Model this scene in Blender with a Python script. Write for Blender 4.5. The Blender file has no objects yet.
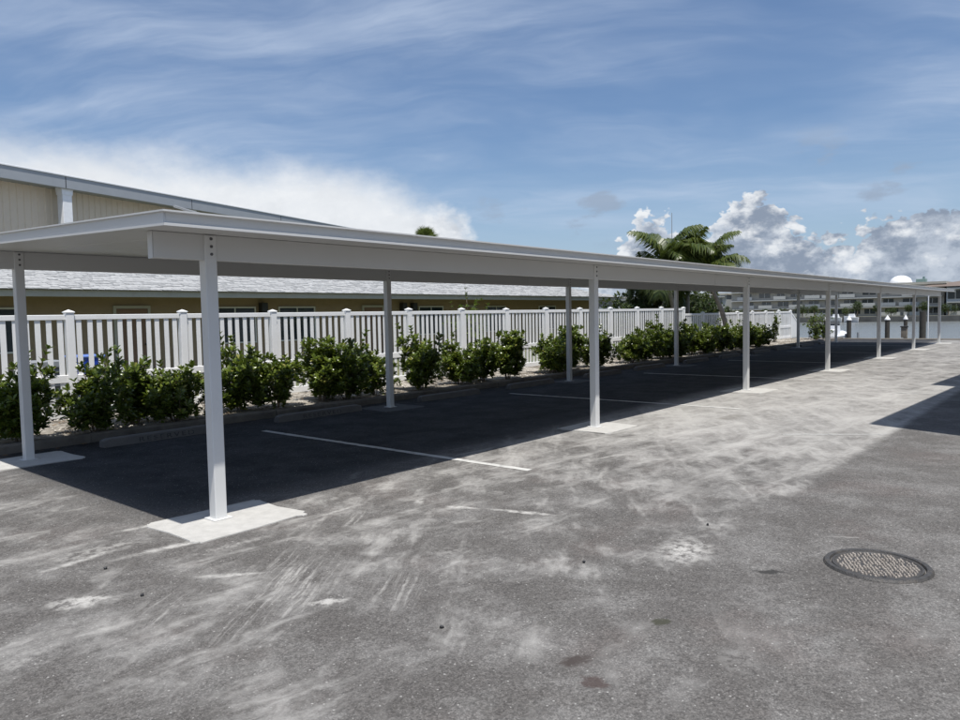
import bpy, bmesh, math, random
from mathutils import Vector, Matrix
import numpy as np
random.seed(7)
rad = math.radians
S = bpy.context.scene
COL = S.collection

# ------------------------------------------------------------------ camera
cam = bpy.data.cameras.new('camera'); camo = bpy.data.objects.new('camera', cam); COL.objects.link(camo)
cam.sensor_width = 36.0; cam.lens = 36.0 * 729.8 / 960.0; cam.clip_start = 0.05; cam.clip_end = 4000
yaw, pitch, roll = rad(40.337), rad(-3.449), rad(-1.112)
_f = Vector((math.cos(yaw)*math.cos(pitch), math.sin(yaw)*math.cos(pitch), math.sin(pitch)))
_r = Vector((math.sin(yaw), -math.cos(yaw), 0)); _u = _r.cross(_f)
_R = math.cos(roll)*_r + math.sin(roll)*_u; _U = -math.sin(roll)*_r + math.cos(roll)*_u
_m = Matrix((_R, _U, -_f)).transposed().to_4x4(); _m.translation = Vector((-3.149, -5.569, 1.648))
camo.matrix_world = _m
S.camera = camo

# ------------------------------------------------------------------ node helpers
class NT:
    def __init__(s, tree): s.t = tree; s.n = tree.nodes; s.l = tree.links
    def add(s, typ, **kw):
        nd = s.n.new(typ)
        for k, v in kw.items(): setattr(nd, k, v)
        return nd
    def put(s, sock, v):
        if isinstance(v, bpy.types.NodeSocket): s.l.new(v, sock)
        elif isinstance(v, (int, float)) and sock.type in ('RGBA', 'VECTOR'):
            sock.default_value = (v, v, v, 1) if sock.type == 'RGBA' else (v, v, v)
        elif sock.type == 'RGBA' and len(v) == 3: sock.default_value = (*v, 1)
        else: sock.default_value = v
    def m(s, op, a, b=0.0, c=0.0, clamp=False):
        nd = s.add('ShaderNodeMath', operation=op, use_clamp=clamp)
        s.put(nd.inputs[0], a); s.put(nd.inputs[1], b); s.put(nd.inputs[2], c); return nd.outputs[0]
    def v(s, op, a, b=(0, 0, 0), out=0):
        nd = s.add('ShaderNodeVectorMath', operation=op); s.put(nd.inputs[0], a); s.put(nd.inputs[1], b)
        return nd.outputs['Value'] if op in ('LENGTH', 'DOT_PRODUCT', 'DISTANCE') else nd.outputs[0]
    def noise(s, vec, scale, detail=4, rough=.55, dist=0.0, out='Fac'):
        nd = s.add('ShaderNodeTexNoise'); s.put(nd.inputs['Vector'], vec)
        nd.inputs['Scale'].default_value = scale; nd.inputs['Detail'].default_value = detail
        nd.inputs['Roughness'].default_value = rough; nd.inputs['Distortion'].default_value = dist
        return nd.outputs[out]
    def voro(s, vec, scale, feature='F1', out='Distance', rnd=1.0):
        nd = s.add('ShaderNodeTexVoronoi', feature=feature); s.put(nd.inputs['Vector'], vec)
        nd.inputs['Scale'].default_value = scale; nd.inputs['Randomness'].default_value = rnd
        return nd.outputs[out]
    def sm(s, x, a, b, lo=0.0, hi=1.0):
        nd = s.add('ShaderNodeMapRange', interpolation_type='SMOOTHSTEP')
        for i, q in enumerate((x, a, b, lo, hi)): s.put(nd.inputs[i], q)
        return nd.outputs[0]
    def lin(s, x, a, b, lo=0.0, hi=1.0):
        nd = s.add('ShaderNodeMapRange')
        for i, q in enumerate((x, a, b, lo, hi)): s.put(nd.inputs[i], q)
        return nd.outputs[0]
    def mix(s, f, a, b, mode='MIX'):
        nd = s.add('ShaderNodeMix', data_type='RGBA', blend_type=mode)
        s.put(nd.inputs['Factor'], f); s.put(nd.inputs[6], a); s.put(nd.inputs[7], b); return nd.outputs[2]
    def mapv(s, vec, loc=(0, 0, 0), rot=(0, 0, 0), scale=(1, 1, 1), typ='POINT'):
        nd = s.add('ShaderNodeMapping', vector_type=typ); s.put(nd.inputs[0], vec)
        nd.inputs[1].default_value = loc; nd.inputs[2].default_value = rot; nd.inputs[3].default_value = scale
        return nd.outputs[0]

def aniso(k, vec, deg, sx, sy):
    # noise space stretched along the direction deg (sx small = long features)
    return k.mapv(vec, rot=(0, 0, math.radians(deg)), scale=(1/sx, 1/sy, 1), typ='TEXTURE')

# ------------------------------------------------------------------ sky, sun, exposure
SUN = Vector((-0.16, -0.29, 1.0)).normalized()
el = math.asin(SUN.z); rot = math.atan2(SUN.x, SUN.y)
W = bpy.data.worlds.new('World'); S.world = W; W.use_nodes = True
n = NT(W.node_tree); n.n.clear()
tc = n.add('ShaderNodeTexCoord').outputs['Generated']
sky = n.add('ShaderNodeTexSky', sky_type='NISHITA'); sky.sun_disc = False
sky.sun_elevation = el; sky.sun_rotation = rot; sky.air_density = 1.0; sky.dust_density = 1.2; sky.ozone_density = 2.0
d = n.v('NORMALIZE', tc)
sep = n.add('ShaderNodeSeparateXYZ'); n.put(sep.inputs[0], d)
elv = n.m('MULTIPLY', n.m('ARCSINE', sep.outputs[2]), 180/math.pi)
azi = n.m('MULTIPLY', n.m('ARCTAN2', sep.outputs[1], sep.outputs[0]), 180/math.pi)
# thin high cloud drawn out in veils
pl = n.v('DIVIDE', d, n.m('ADD', n.m('MAXIMUM', sep.outputs[2], 0.0), 0.16))
ci = n.add('ShaderNodeCombineXYZ'); sp2 = n.add('ShaderNodeSeparateXYZ'); n.put(sp2.inputs[0], pl)
n.put(ci.inputs[0], sp2.outputs[0]); n.put(ci.inputs[1], sp2.outputs[1])
pv = ci.outputs[0]
warp = n.v('ADD', pv, n.v('SCALE', n.noise(pv, 1.1, 3, out='Color'), (0, 0, 0)))
warp.node.inputs[1].links[0].from_node.inputs[3].default_value = 0.5
c1 = n.noise(aniso(n, warp, 118, .8, 2.6), 1.5, 6, .60, .3)
c2 = n.noise(aniso(n, n.mapv(warp, loc=(3.1, 1.7, 0)), 150, .8, 1.8), 0.9, 4, .55, .3)
cir = n.m('MULTIPLY', n.sm(c1, .28, .85), n.sm(c2, .22, .75))
cir = n.m('MULTIPLY', n.m('ADD', n.m('MULTIPLY', cir, .80), n.m('MULTIPLY', n.sm(c2, .2, .8), .13)), n.sm(elv, 2, 9))
# cumulus banks: top elevation as a function of azimuth, broken up by billows
fc = n.add('ShaderNodeFloatCurve')
pts = [(0, 7.0), (7, 7.0), (10.4, 6.8), (13.4, 6.0), (17.3, 6.7), (21.1, 8.7), (24.3, 6.4), (26.8, 8.2), (29, 6.2), (32, 3.0),
       (37.5, 2.6), (39.8, 5.0), (41.2, 8.2), (45, 10.8), (50.4, 12.4), (57.8, 12.9), (73.6, 13.4), (80, 13.0)]
cv = fc.mapping.curves[0]
cv.points[0].location = (0, pts[0][1]/20); cv.points[1].location = (1, pts[-1][1]/20)
for a, b in pts[1:-1]: cv.points.new(a/80, b/20)
fc.mapping.update()
n.put(fc.inputs['Value'], n.lin(azi, 0, 80)); H = n.m('MULTIPLY', fc.outputs[0], 20)
soft = n.sm(azi, 33, 48)
dv = n.mapv(d, scale=(1, 1, 1.5))
b1 = n.noise(dv, 12, 2, .5); b2 = n.noise(dv, 60, 5, .62); b3 = n.noise(n.mapv(dv, loc=(.02, .04, -.06)), 15, 6, .60)
# cauliflower lumps: creased absolute noise
puff = n.m('SUBTRACT', n.m('ABSOLUTE', n.m('SUBTRACT', n.noise(dv, 34, 3, .5), .5)), .11)
crisp = n.m('SUBTRACT', 1.0, soft)
edge = n.m('ADD', n.m('MULTIPLY', n.m('SUBTRACT', b1, .5), n.m('SUBTRACT', 6.0, n.m('MULTIPLY', soft, 3.4))), n.m('ADD', n.m('MULTIPLY', n.m('SUBTRACT', b2, .5), n.m('SUBTRACT', 1.8, n.m('MULTIPLY', soft, .6))), n.m('MULTIPLY', n.m('MULTIPLY', puff, crisp), 9.0)))
top = n.m('ADD', H, edge)
t = n.m('SUBTRACT', top, elv)
cum = n.sm(n.m('DIVIDE', t, n.m('ADD', .5, n.m('MULTIPLY', soft, 3.4))), 0, 1)
b4 = n.noise(n.mapv(dv, loc=(.31, .04, .02), scale=(1, 1, 1.3)), 24, 6, .60)
gl = n.m('ADD', n.m('MULTIPLY', n.m('SUBTRACT', H, elv), .45), n.lin(azi, 8, 15, 2.6, .5))
grey = n.sm(n.m('ADD', gl, n.m('ADD', n.m('MULTIPLY', n.m('SUBTRACT', b4, .5), 15), n.m('ADD', n.m('MULTIPLY', n.m('SUBTRACT', b3, .5), 12), n.m('MULTIPLY', puff, -9)))), -1.4, 3.6)
grey = n.m('MULTIPLY', grey, n.m('SUBTRACT', .92, n.m('MULTIPLY', soft, .80)))
# small detached grey cloudlets a little above the banks
g1 = n.noise(n.mapv(d, scale=(1, 1, 2.4), loc=(.35, .2, .1)), 9, 6, .55)
lets = n.m('MULTIPLY', n.sm(g1, .57, .68), n.m('MULTIPLY', n.sm(elv, 4.5, 6.5), n.sm(elv, 14, 9)))
lets = n.m('MULTIPLY', lets, n.m('SUBTRACT', .75, n.m('MULTIPLY', soft, .7)))
SK = 0.082
def lp(x): return tuple(q/SK for q in x)
skyc = n.mix(1.0, sky.outputs[0], (1.02, 1.15, 1.30), 'MULTIPLY')
skyc = n.mix(cir, skyc, lp((.50, .59, .74)))
skyc = n.mix(n.m('MULTIPLY', n.sm(elv, 14, 0), .55), skyc, lp((.42, .54, .70)))
skyc = n.mix(lets, skyc, lp((.30, .37, .48)))
gcol = n.mix(n.sm(n.m('ADD', b3, n.m('MULTIPLY', n.m('SUBTRACT', b2, .5), .5)), .36, .66), lp((.46, .52, .61)), lp((.20, .255, .35)))
cumc = n.mix(grey, lp((.79, .815, .845)), gcol)
skyc = n.mix(cum, skyc, cumc)
skyc = n.mix(n.sm(elv, 3.0, -1.0, 0, .75), skyc, lp((.42, .49, .57)))
bg = n.add('ShaderNodeBackground'); n.put(bg.inputs[0], skyc); bg.inputs[1].default_value = SK
W.cycles.sampling_method = 'MANUAL'; W.cycles.sample_map_resolution = 512
wo = n.add('ShaderNodeOutputWorld'); n.l.new(bg.outputs[0], wo.inputs[0])

sun = bpy.data.lights.new('sun', 'SUN'); suno = bpy.data.objects.new('sun', sun); COL.objects.link(suno)
sun.energy = 5.0; sun.angle = rad(0.53); sun.color = (1.0, .965, .91)
suno.rotation_euler = (-SUN).to_track_quat('-Z', 'Y').to_euler(); suno.location = (0, 0, 40)
S.view_settings.view_transform = 'Standard'; S.view_settings.look = 'None'
S.view_settings.gamma = 1; S.view_settings.use_curve_mapping = False
S.view_settings.exposure = 0.12
S.cycles.max_bounces = 6; S.cycles.diffuse_bounces = 3; S.cycles.glossy_bounces = 3

# ------------------------------------------------------------------ materials
M = {}
def mat(name, col, rough=.6, metal=0.0, var=.06, vscale=6.0, bump=0.0, bscale=60.0, dirt=None, dirt_amt=0.0, dscale=2.0, spec=.5):
    m_ = bpy.data.materials.new(name); m_.use_nodes = True; k = NT(m_.node_tree); b = k.n['Principled BSDF']
    co = k.add('ShaderNodeTexCoord').outputs['Object']
    f = k.noise(co, vscale, 5, .6)
    c = k.mix(f, tuple(max(0, q*(1-var*2)) for q in col), tuple(min(1, q*(1+var*2)) for q in col))
    if dirt:
        g = k.noise(co, dscale, 7, .65, .3); c = k.mix(k.m('MULTIPLY', k.sm(g, .48, .72), dirt_amt), c, dirt)
    k.put(b.inputs['Base Color'], c); b.inputs['Metallic'].default_value = metal
    k.put(b.inputs['Roughness'], k.lin(f, 0, 1, max(.02, rough-.08), min(1, rough+.08)))
    b.inputs['Specular IOR Level'].default_value = spec
    if bump:
        bp = k.add('ShaderNodeBump'); bp.inputs['Strength'].default_value = bump; bp.inputs['Distance'].default_value = .01
        k.put(bp.inputs['Height'], k.noise(co, bscale, 5, .6)); k.l.new(bp.outputs[0], b.inputs['Normal'])
    M[name] = m_; return m_
mat('white_aluminium', (.585, .585, .57), .42, var=.02, vscale=1.3, dirt=(.55, .54, .51), dirt_amt=.18, dscale=1.5)
mat('post_paint', (.645, .645, .63), .35, var=.025, vscale=3, dirt=(.55, .53, .49), dirt_amt=.22, dscale=4)
mat('bolt_steel', (.12, .12, .12), .45, .6)
mat('vinyl', (.80, .80, .79), .42, var=.02, vscale=4, dirt=(.62, .61, .55), dirt_amt=.25, dscale=3)
mat('shaded_footing', (.10, .10, .10), .9, var=.15, vscale=6, bump=.3, bscale=90, dirt=(.07, .07, .07), dirt_amt=.8, dscale=4)  # same concrete darkened to deepen the shade on the rear row
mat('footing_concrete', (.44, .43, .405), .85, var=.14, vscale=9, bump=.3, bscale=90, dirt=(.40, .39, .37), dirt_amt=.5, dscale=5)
mat('kerb_concrete', (.15, .135, .115), .9, var=.2, vscale=8, bump=.5, bscale=60, dirt=(.09, .08, .065), dirt_amt=.7, dscale=3)
mat('stop_concrete', (.13, .125, .12), .9, var=.15, vscale=9, bump=.4, bscale=70, dirt=(.16, .15, .14), dirt_amt=.5, dscale=4)
mat('stencil', (.05, .05, .05), .9, var=.3, vscale=30, dirt=(.17, .165, .155), dirt_amt=.9, dscale=22)
mat('iron', (.060, .057, .054), .55, .2, var=.3, vscale=20, bump=.5, bscale=70, dirt=(.12, .10, .08), dirt_amt=.5, dscale=9)
mat('iron_stud', (.36, .32, .275), .6, .1, var=.35, vscale=30, dirt=(.2, .17, .14), dirt_amt=.6, dscale=14)
mat('shingle', (.37, .372, .368), .9, var=.30, vscale=9, bump=.5, bscale=120)
mat('trim_cream', (.42, .40, .34), .6, var=.05, dirt=(.35, .33, .27), dirt_amt=.3)
mat('stucco_tan', (.30, .225, .145), .85, var=.08, vscale=4, bump=.4, bscale=120)
mat('window_frame', (.62, .61, .57), .5)
mat('dark_metal', (.03, .03, .032), .5)
mat('door_brown', (.20, .12, .075), .6)
mat('metal_siding', (.68, .59, .47), .5, var=.03, vscale=2, dirt=(.5, .43, .34), dirt_amt=.3)
mat('fascia_grey', (.30, .32, .34), .5, var=.05, vscale=1.5)
mat('white_metal', (.78, .79, .80), .45)
mat('flat_roof', (.40, .40, .40), .8)
mat('bin_blue', (.02, .06, .38), .4)
mat('bin_lid', (.12, .2, .5), .4)
mat('bark', (.19, .15, .11), .9, var=.3, vscale=14, bump=.8, bscale=30)
mat('palm_trunk', (.36, .31, .26), .9, var=.25, vscale=9, bump=.8, bscale=22)
mat('crownshaft', (.18, .22, .08), .5)
mat('piling', (.055, .05, .042), .85, var=.3, bump=.6)
mat('plank', (.22, .19, .15), .85, var=.3)
mat('seawall', (.10, .10, .092), .9, var=.3, vscale=.6, dirt=(.03, .03, .03), dirt_amt=.6, dscale=.5)
mat('condo_wall', (.40, .375, .325), .85, var=.06, vscale=.4)
mat('condo_blue', (.36, .385, .39), .85, var=.06, vscale=.4)
mat('condo_rail', (.48, .48, .46), .6)
mat('roof_brown', (.155, .12, .10), .85, var=.15, vscale=1.2)
mat('roof_teal', (.16, .24, .23), .6)
mat('dome_white', (.80, .80, .80), .4)
mat('bldg_wall', (.55, .50, .42), .85, var=.05)
mat('boat_white', (.75, .76, .77), .3)
mat('boat_blue', (.10, .16, .24), .35)
mat('grey_plastic', (.25, .26, .27), .5)
mat('paint_worn', (.40, .395, .375), .85, var=.15, vscale=20, dirt=(.17, .165, .16), dirt_amt=.95, dscale=9)
mat('paint_line', (.52, .515, .49), .8, var=.12, vscale=20, dirt=(.24, .235, .23), dirt_amt=.75, dscale=7)

def glass(name, col=(.03, .04, .05)):
    m_ = bpy.data.materials.new(name); m_.use_nodes = True; b = m_.node_tree.nodes['Principled BSDF']
    b.inputs['Base Color'].default_value = (*col, 1); b.inputs['Roughness'].default_value = .06
    b.inputs['Specular IOR Level'].default_value = .8; M[name] = m_
glass('glass'); glass('glass_far', (.035, .045, .05))

def leafmat(name, c_lo, c_hi, c_odd, rough=.38, odd=.04, trans=.25):
    m_ = bpy.data.materials.new(name); m_.use_nodes = True; k = NT(m_.node_tree); b = k.n['Principled BSDF']
    g = k.add('ShaderNodeNewGeometry').outputs['Random Per Island']
    oi = k.add('ShaderNodeObjectInfo').outputs['Random']
    c = k.mix(g, c_lo, c_hi)
    c = k.mix(k.sm(g, 1-odd, 1-odd*.5), c, c_odd)
    c = k.mix(1.0, c, k.mix(oi, (.82, .86, .8), (1.12, 1.1, 1.05)), 'MULTIPLY')
    k.put(b.inputs['Base Color'], c); b.inputs['Roughness'].default_value = rough
    tr = k.add('ShaderNodeBsdfTranslucent'); k.put(tr.inputs[0], k.mix(.5, c, (.16, .22, .02)))
    mx = k.add('ShaderNodeMixShader'); mx.inputs[0].default_value = trans
    k.l.new(b.outputs[0], mx.inputs[1]); k.l.new(tr.outputs[0], mx.inputs[2])
    k.l.new(mx.outputs[0], k.n['Material Output'].inputs[0]); M[name] = m_
leafmat('shrub_leaf', (.040, .070, .012), (.175, .225, .035), (.26, .25, .06), rough=.30, odd=.06)
leafmat('shrub_leaf_light', (.06, .10, .02), (.15, .19, .045), (.22, .20, .06))
leafmat('shrub_leaf_red', (.10, .07, .03), (.22, .08, .04), (.16, .15, .05), odd=.4)
leafmat('palm_leaf', (.052, .080, .022), (.140, .165, .045), (.20, .19, .07), rough=.42)
leafmat('tree_leaf', (.022, .042, .013), (.060, .085, .024), (.09, .09, .03), rough=.6)

# asphalt -------------------------------------------------------------
L = 5.968
def make_asphalt():
    m_ = bpy.data.materials.new('asphalt'); m_.use_nodes = True; k = NT(m_.node_tree); b = k.n['Principled BSDF']
    P = k.add('ShaderNodeTexCoord').outputs['Object']
    sp = k.add('ShaderNodeSeparateXYZ'); k.put(sp.inputs[0], P); X, Y = sp.outputs[0], sp.outputs[1]
    wob = k.v('SUBTRACT', k.noise(P, 2.2, 4, .6, out='Color'), (.5, .5, .5))
    sc = k.add('ShaderNodeVectorMath', operation='SCALE'); k.put(sc.inputs[0], wob); sc.inputs[3].default_value = .22
    PW = k.v('ADD', P, sc.outputs[0])
    wob2 = k.v('SUBTRACT', k.noise(P, 9, 4, .65, out='Color'), (.5, .5, .5))
    sc2 = k.add('ShaderNodeVectorMath', operation='SCALE'); k.put(sc2.inputs[0], wob2); sc2.inputs[3].default_value = .16
    PF = k.v('ADD', P, sc2.outputs[0])
    big = k.noise(P, .45, 5, .6); mid = k.noise(PW, 1.7, 11, .72, .2); fine = k.noise(P, 14, 6, .7)
    grain = k.noise(P, 85, 4, .75); stones = k.voro(P, 70)
    # the newer lane right of the seam (y < -3.55) and the strip of painted shade under the roof carry less dust
    seam = k.sm(k.m('ADD', Y, k.m('MULTIPLY', k.m('SUBTRACT', fine, .5), .12)), -3.62, -3.42)
    seam_fade = k.sm(X, 0.2, 2.4)
    old = k.m('SUBTRACT', 1.0, k.m('MULTIPLY', k.m('SUBTRACT', 1.0, seam), k.m('ADD', .45, k.m('MULTIPLY', seam_fade, .45))))
    c = k.mix(big, (.076, .071, .066), (.120, .113, .106))
    c = k.mix(k.m('MULTIPLY', k.sm(mid, .40, .68), .85), c, (.172, .166, .158))
    c = k.mix(k.m('MULTIPLY', k.sm(k.noise(P, .9, 4, .6), .52, .68), .35), c, (.105, .086, .078))
    # dust, partly drawn out by brooms and tyres
    sw1 = k.noise(aniso(k, PW, -4, .35, 2.4), 1.5, 8, .66)
    sw2 = k.noise(aniso(k, PW, 34, .4, 2.4), 1.6, 8, .66)
    dustn = k.m('ADD', k.m('MULTIPLY', mid, .30), k.m('ADD', k.m('MULTIPLY', k.m('MAXIMUM', sw1, sw2), .52), k.m('ADD', k.m('MULTIPLY', big, .20), k.m('MULTIPLY', fine, .12))))
    farther = k.sm(X, 1.5, 8.5)
    thr = k.m('SUBTRACT', .622, k.m('MULTIPLY', farther, k.m('SUBTRACT', .145, k.m('MULTIPLY', k.sm(X, 12, 20), .07))))
    dust = k.m('MULTIPLY', k.sm(k.m('SUBTRACT', dustn, thr), k.lin(farther, 0, 1, -.11, -.20), k.lin(farther, 0, 1, .18, .30)), old)
    roof_shade = k.sm(k.m('ADD', Y, k.m('MULTIPLY', k.m('SUBTRACT', mid, .5), .8)), .05, .9)
    roof_shade = k.m('MULTIPLY', roof_shade, k.sm(k.m('ADD', X, k.m('MULTIPLY', k.m('SUBTRACT', mid, .5), 1.2)), -.55, .1))
    dust = k.m('MULTIPLY', dust, k.m('SUBTRACT', 1.0, k.m('MULTIPLY', roof_shade, .82)))
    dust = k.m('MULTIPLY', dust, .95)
    c = k.mix(roof_shade, c, k.mix(k.sm(mid, .3, .7), (.012, .013, .015), (.050, .050, .052)))  # shade under the roof painted into the asphalt as a near-black tone
    def ell(cx, cy, a, bb, ang, amt, vec, s0=.0, brk=None):
        q = k.v('LENGTH', k.mapv(vec, (cx, cy, 0), (0, 0, rad(ang)), (a, bb, 1000), 'TEXTURE'))
        e = k.m('MULTIPLY', k.sm(q, 1.0, s0), amt)
        if brk is not None: e = k.m('MULTIPLY', e, brk)
        return e
    brk = k.sm(fine, .34, .60)
    st = k.noise(aniso(k, k.v('ADD', P, k.v('MULTIPLY', sc.outputs[0], (.40, .40, .40))), 36, .4, 8), 2.4, 7, .70)
    stk = k.m('MULTIPLY', k.sm(st, .36, .74), k.lin(brk, 0, 1, .45, 1.0))
    E = []
    # spilled dust, scrapes and drag marks around the footings
    for a in ((-1.47, -.99, .26, .13, -35, 1.1), (-.56, -2.18, .16, .07, -30, 1.1), (-1.95, -1.55, .22, .07, 20, .55), (1.52, -3.42, .40, .24, 15, .95),
              (1.80, -3.35, .5, .12, 60, .45), (-1.0, -.05, .55, .18, 0, .6), (-.30, -.75, .55, .10, 0, .55), (.9, -.25, .45, .12, 5, .5), (2.6, -.35, 1.2, .2, 3, .5),
              (3.6, -2.2, .8, .35, 20, .4), (6.0, -2.1, 1.4, .5, 10, .45), (8.0, -1.9, 1.8, .6, 0, .5), (10.5, -1.7, 2.0, .7, 0, .5), (13.5, -2.3, 2.2, .4, 0, .6),
              (5.5, -3.2, .7, .12, 30, .5), (.55, -2.15, .4, .22, -30, .4), (-1.7, -2.9, .35, .12, 30, .4), (9.5, -3.0, 1.0, .16, 20, .55),
              (-2.2, -.2, 1.0, .3, 10, .35), (1.35, -2.6, .28, .09, 40, .35), (.2, -4.3, .35, .16, 20, .32), (-.9, -3.9, .3, .15, -20, .3)):
        E.append(ell(*a[:2], a[2]*1.25, a[3]*1.35, a[4], a[5]*1.1, PF, brk=brk))
    for a in ((-.68, -1.29, .33, .05, -41, 1.0), (1.47, -1.40, .22, .055, -67, 1.2), (1.66, -1.92, .46, .055, -73, .95), (-.45, .28, .5, .06, -8, .8), (-.50, -.42, .75, .07, -6, .95), (2.5, -4.2, .25, .02, -60, .5), (1.42, -.95, .30, .06, 35, .7),
              (-1.15, -.18, .55, .06, 12, .8), (.75, -.62, .5, .05, 2, .7), (4.2, -1.3, .5, .05, -10, .7), (3.3, -1.7, .7, .06, 22, .6), (6.9, -1.55, .9, .07, -4, .7), (9.9, -2.5, 1.1, .08, 12, .7)):
        E.append(ell(*a[:2], a[2]*1.15, a[3]*1.3, a[4], a[5]*1.15, k.v('ADD', P, k.v('MULTIPLY', sc2.outputs[0], (.45, .45, .45))), brk=k.lin(brk, 0, 1, .35, 1)))
    for a in ((-.6, -1.75, 1.35, .62, 36, 1.05), (.62, -.95, .75, .15, 36, .95), (-.15, -2.35, .7, .35, 36, .8), (-1.3, -1.6, 1.1, .5, 36, .7)):
        E.append(ell(*a, PW, brk=stk, s0=.1))
    # cement smeared round every footing of the front row
    xm = k.m('SUBTRACT', X, k.m('MULTIPLY', k.m('ROUND', k.m('DIVIDE', X, L)), L))
    cb = k.add('ShaderNodeCombineXYZ'); k.put(cb.inputs[0], xm); k.put(cb.inputs[1], Y)
    E.append(ell(.05, -.12, 1.0, .62, 0, .7, k.v('ADD', cb.outputs[0], sc2.outputs[0]), brk=brk))
    for e in E: dust = k.m('MAXIMUM', dust, e)
    # aggregate: every stone its own tone, dust lying between them
    def cellv(scale):
        nd = k.add('ShaderNodeTexVoronoi'); k.put(nd.inputs['Vector'], P); nd.inputs['Scale'].default_value = scale
        sp_ = k.add('ShaderNodeSeparateXYZ'); k.put(sp_.inputs[0], nd.outputs['Color']); return nd.outputs['Distance'], sp_.outputs[0], sp_.outputs[1]
    d1, r1, q1 = cellv(70); d2, r2_, q2 = cellv(150)
    gr = k.m('MULTIPLY', k.lin(r1, 0, 1, .76, 1.24), k.m('MULTIPLY', k.lin(r2_, 0, 1, .70, 1.30), k.lin(grain, .3, .7, .75, 1.25)))
    c = k.mix(1.0, c, k.mix(1.0, (0, 0, 0), gr, 'ADD'), 'MULTIPLY')
    dk = k.m('SUBTRACT', k.m('MULTIPLY', dust, 1.30), k.m('ADD', k.m('MULTIPLY', r1, .16), k.m('MULTIPLY', k.m('ADD', r2_, grain), .13)), clamp=True)
    c = k.mix(dk, c, (.40, .388, .365))
    chip = k.m('MULTIPLY', k.sm(d1, .42, .30), k.sm(q1, .972, .985))
    c = k.mix(k.m('MULTIPLY', chip, .75), c, (.38, .37, .35))
    chip2 = k.m('MULTIPLY', k.sm(d2, .45, .30), k.sm(q2, .95, .97))
    c = k.mix(k.m('MULTIPLY', chip2, .55), c, (.34, .33, .32))
    # oil stains and rust
    for (cx, cy, a, bb, ang, amt, col) in ((1.46, -4.02, .12, .055, -60, .75, (.035, .034, .032)), (.35, -3.82, .06, .045, 0, .8, (.05, .05, .035)),
              (-.30, -3.71, .10, .075, -30, .72, (.050, .040, .036)), (-.42, -3.87, .085, .075, 0, .62, (.058, .04, .036)), (3.3, -2.6, .5, .3, 10, .22, (.08, .075, .07)), (8.0, -1.2, .45, .16, 0, .3, (.14, .13, .11))):
        c = k.mix(ell(cx, cy, a, bb, ang, min(.95, amt*1.25), PF, s0=.5), c, col)
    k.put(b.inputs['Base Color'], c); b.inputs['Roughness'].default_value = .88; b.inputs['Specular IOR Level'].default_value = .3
    bp = k.add('ShaderNodeBump'); bp.inputs['Strength'].default_value = .55; bp.inputs['Distance'].default_value = .006
    k.put(bp.inputs['Height'], k.m('ADD', grain, k.m('MULTIPLY', stones, -.7))); k.l.new(bp.outputs[0], b.inputs['Normal'])
    M['asphalt'] = m_
make_asphalt()

def make_simple_ground(name, c1, c2, scale, bump=.6):
    m_ = bpy.data.materials.new(name); m_.use_nodes = True; k = NT(m_.node_tree); b = k.n['Principled BSDF']
    P = k.add('ShaderNodeTexCoord').outputs['Object']
    f = k.noise(P, scale, 8, .7); g = k.noise(P, scale*.12, 5, .6)
    c = k.mix(k.m('MULTIPLY', f, g), c1, c2) if False else k.mix(k.sm(k.m('ADD', f, k.m('SUBTRACT', g, .5)), .3, .7), c1, c2)
    k.put(b.inputs['Base Color'], c); b.inputs['Roughness'].default_value = .95
    bp = k.add('ShaderNodeBump'); bp.inputs['Strength'].default_value = bump; bp.inputs['Distance'].default_value = .02
    k.put(bp.inputs['Height'], f); k.l.new(bp.outputs[0], b.inputs['Normal']); M[name] = m_
make_simple_ground('shell_bed', (.07, .055, .038), (.36, .33, .28), 9)
make_simple_ground('shell_chip', (.16, .12, .08), (.66, .63, .57), 6)
make_simple_ground('grass_ground', (.05, .075, .02), (.14, .13, .06), 2.5)
make_simple_ground('far_ground', (.07, .085, .035), (.16, .15, .09), .3)

def make_water():
    m_ = bpy.data.materials.new('canal_water'); m_.use_nodes = True; k = NT(m_.node_tree); b = k.n['Principled BSDF']
    P = k.add('ShaderNodeTexCoord').outputs['Object']
    b.inputs['Base Color'].default_value = (.17, .18, .175, 1); b.inputs['Roughness'].default_value = .18
    b.inputs['IOR'].default_value = 1.33
    bp = k.add('ShaderNodeBump'); bp.inputs['Strength'].default_value = .8; bp.inputs['Distance'].default_value = .25
    h = k.m('ADD', k.noise(k.mapv(P, scale=(1, .6, 1)), 1.6, 4, .6), k.m('MULTIPLY', k.noise(P, .35, 2), .8))
    k.put(bp.inputs['Height'], h); k.l.new(bp.outputs[0], b.inputs['Normal']); M['canal_water'] = m_
make_water()

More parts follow.
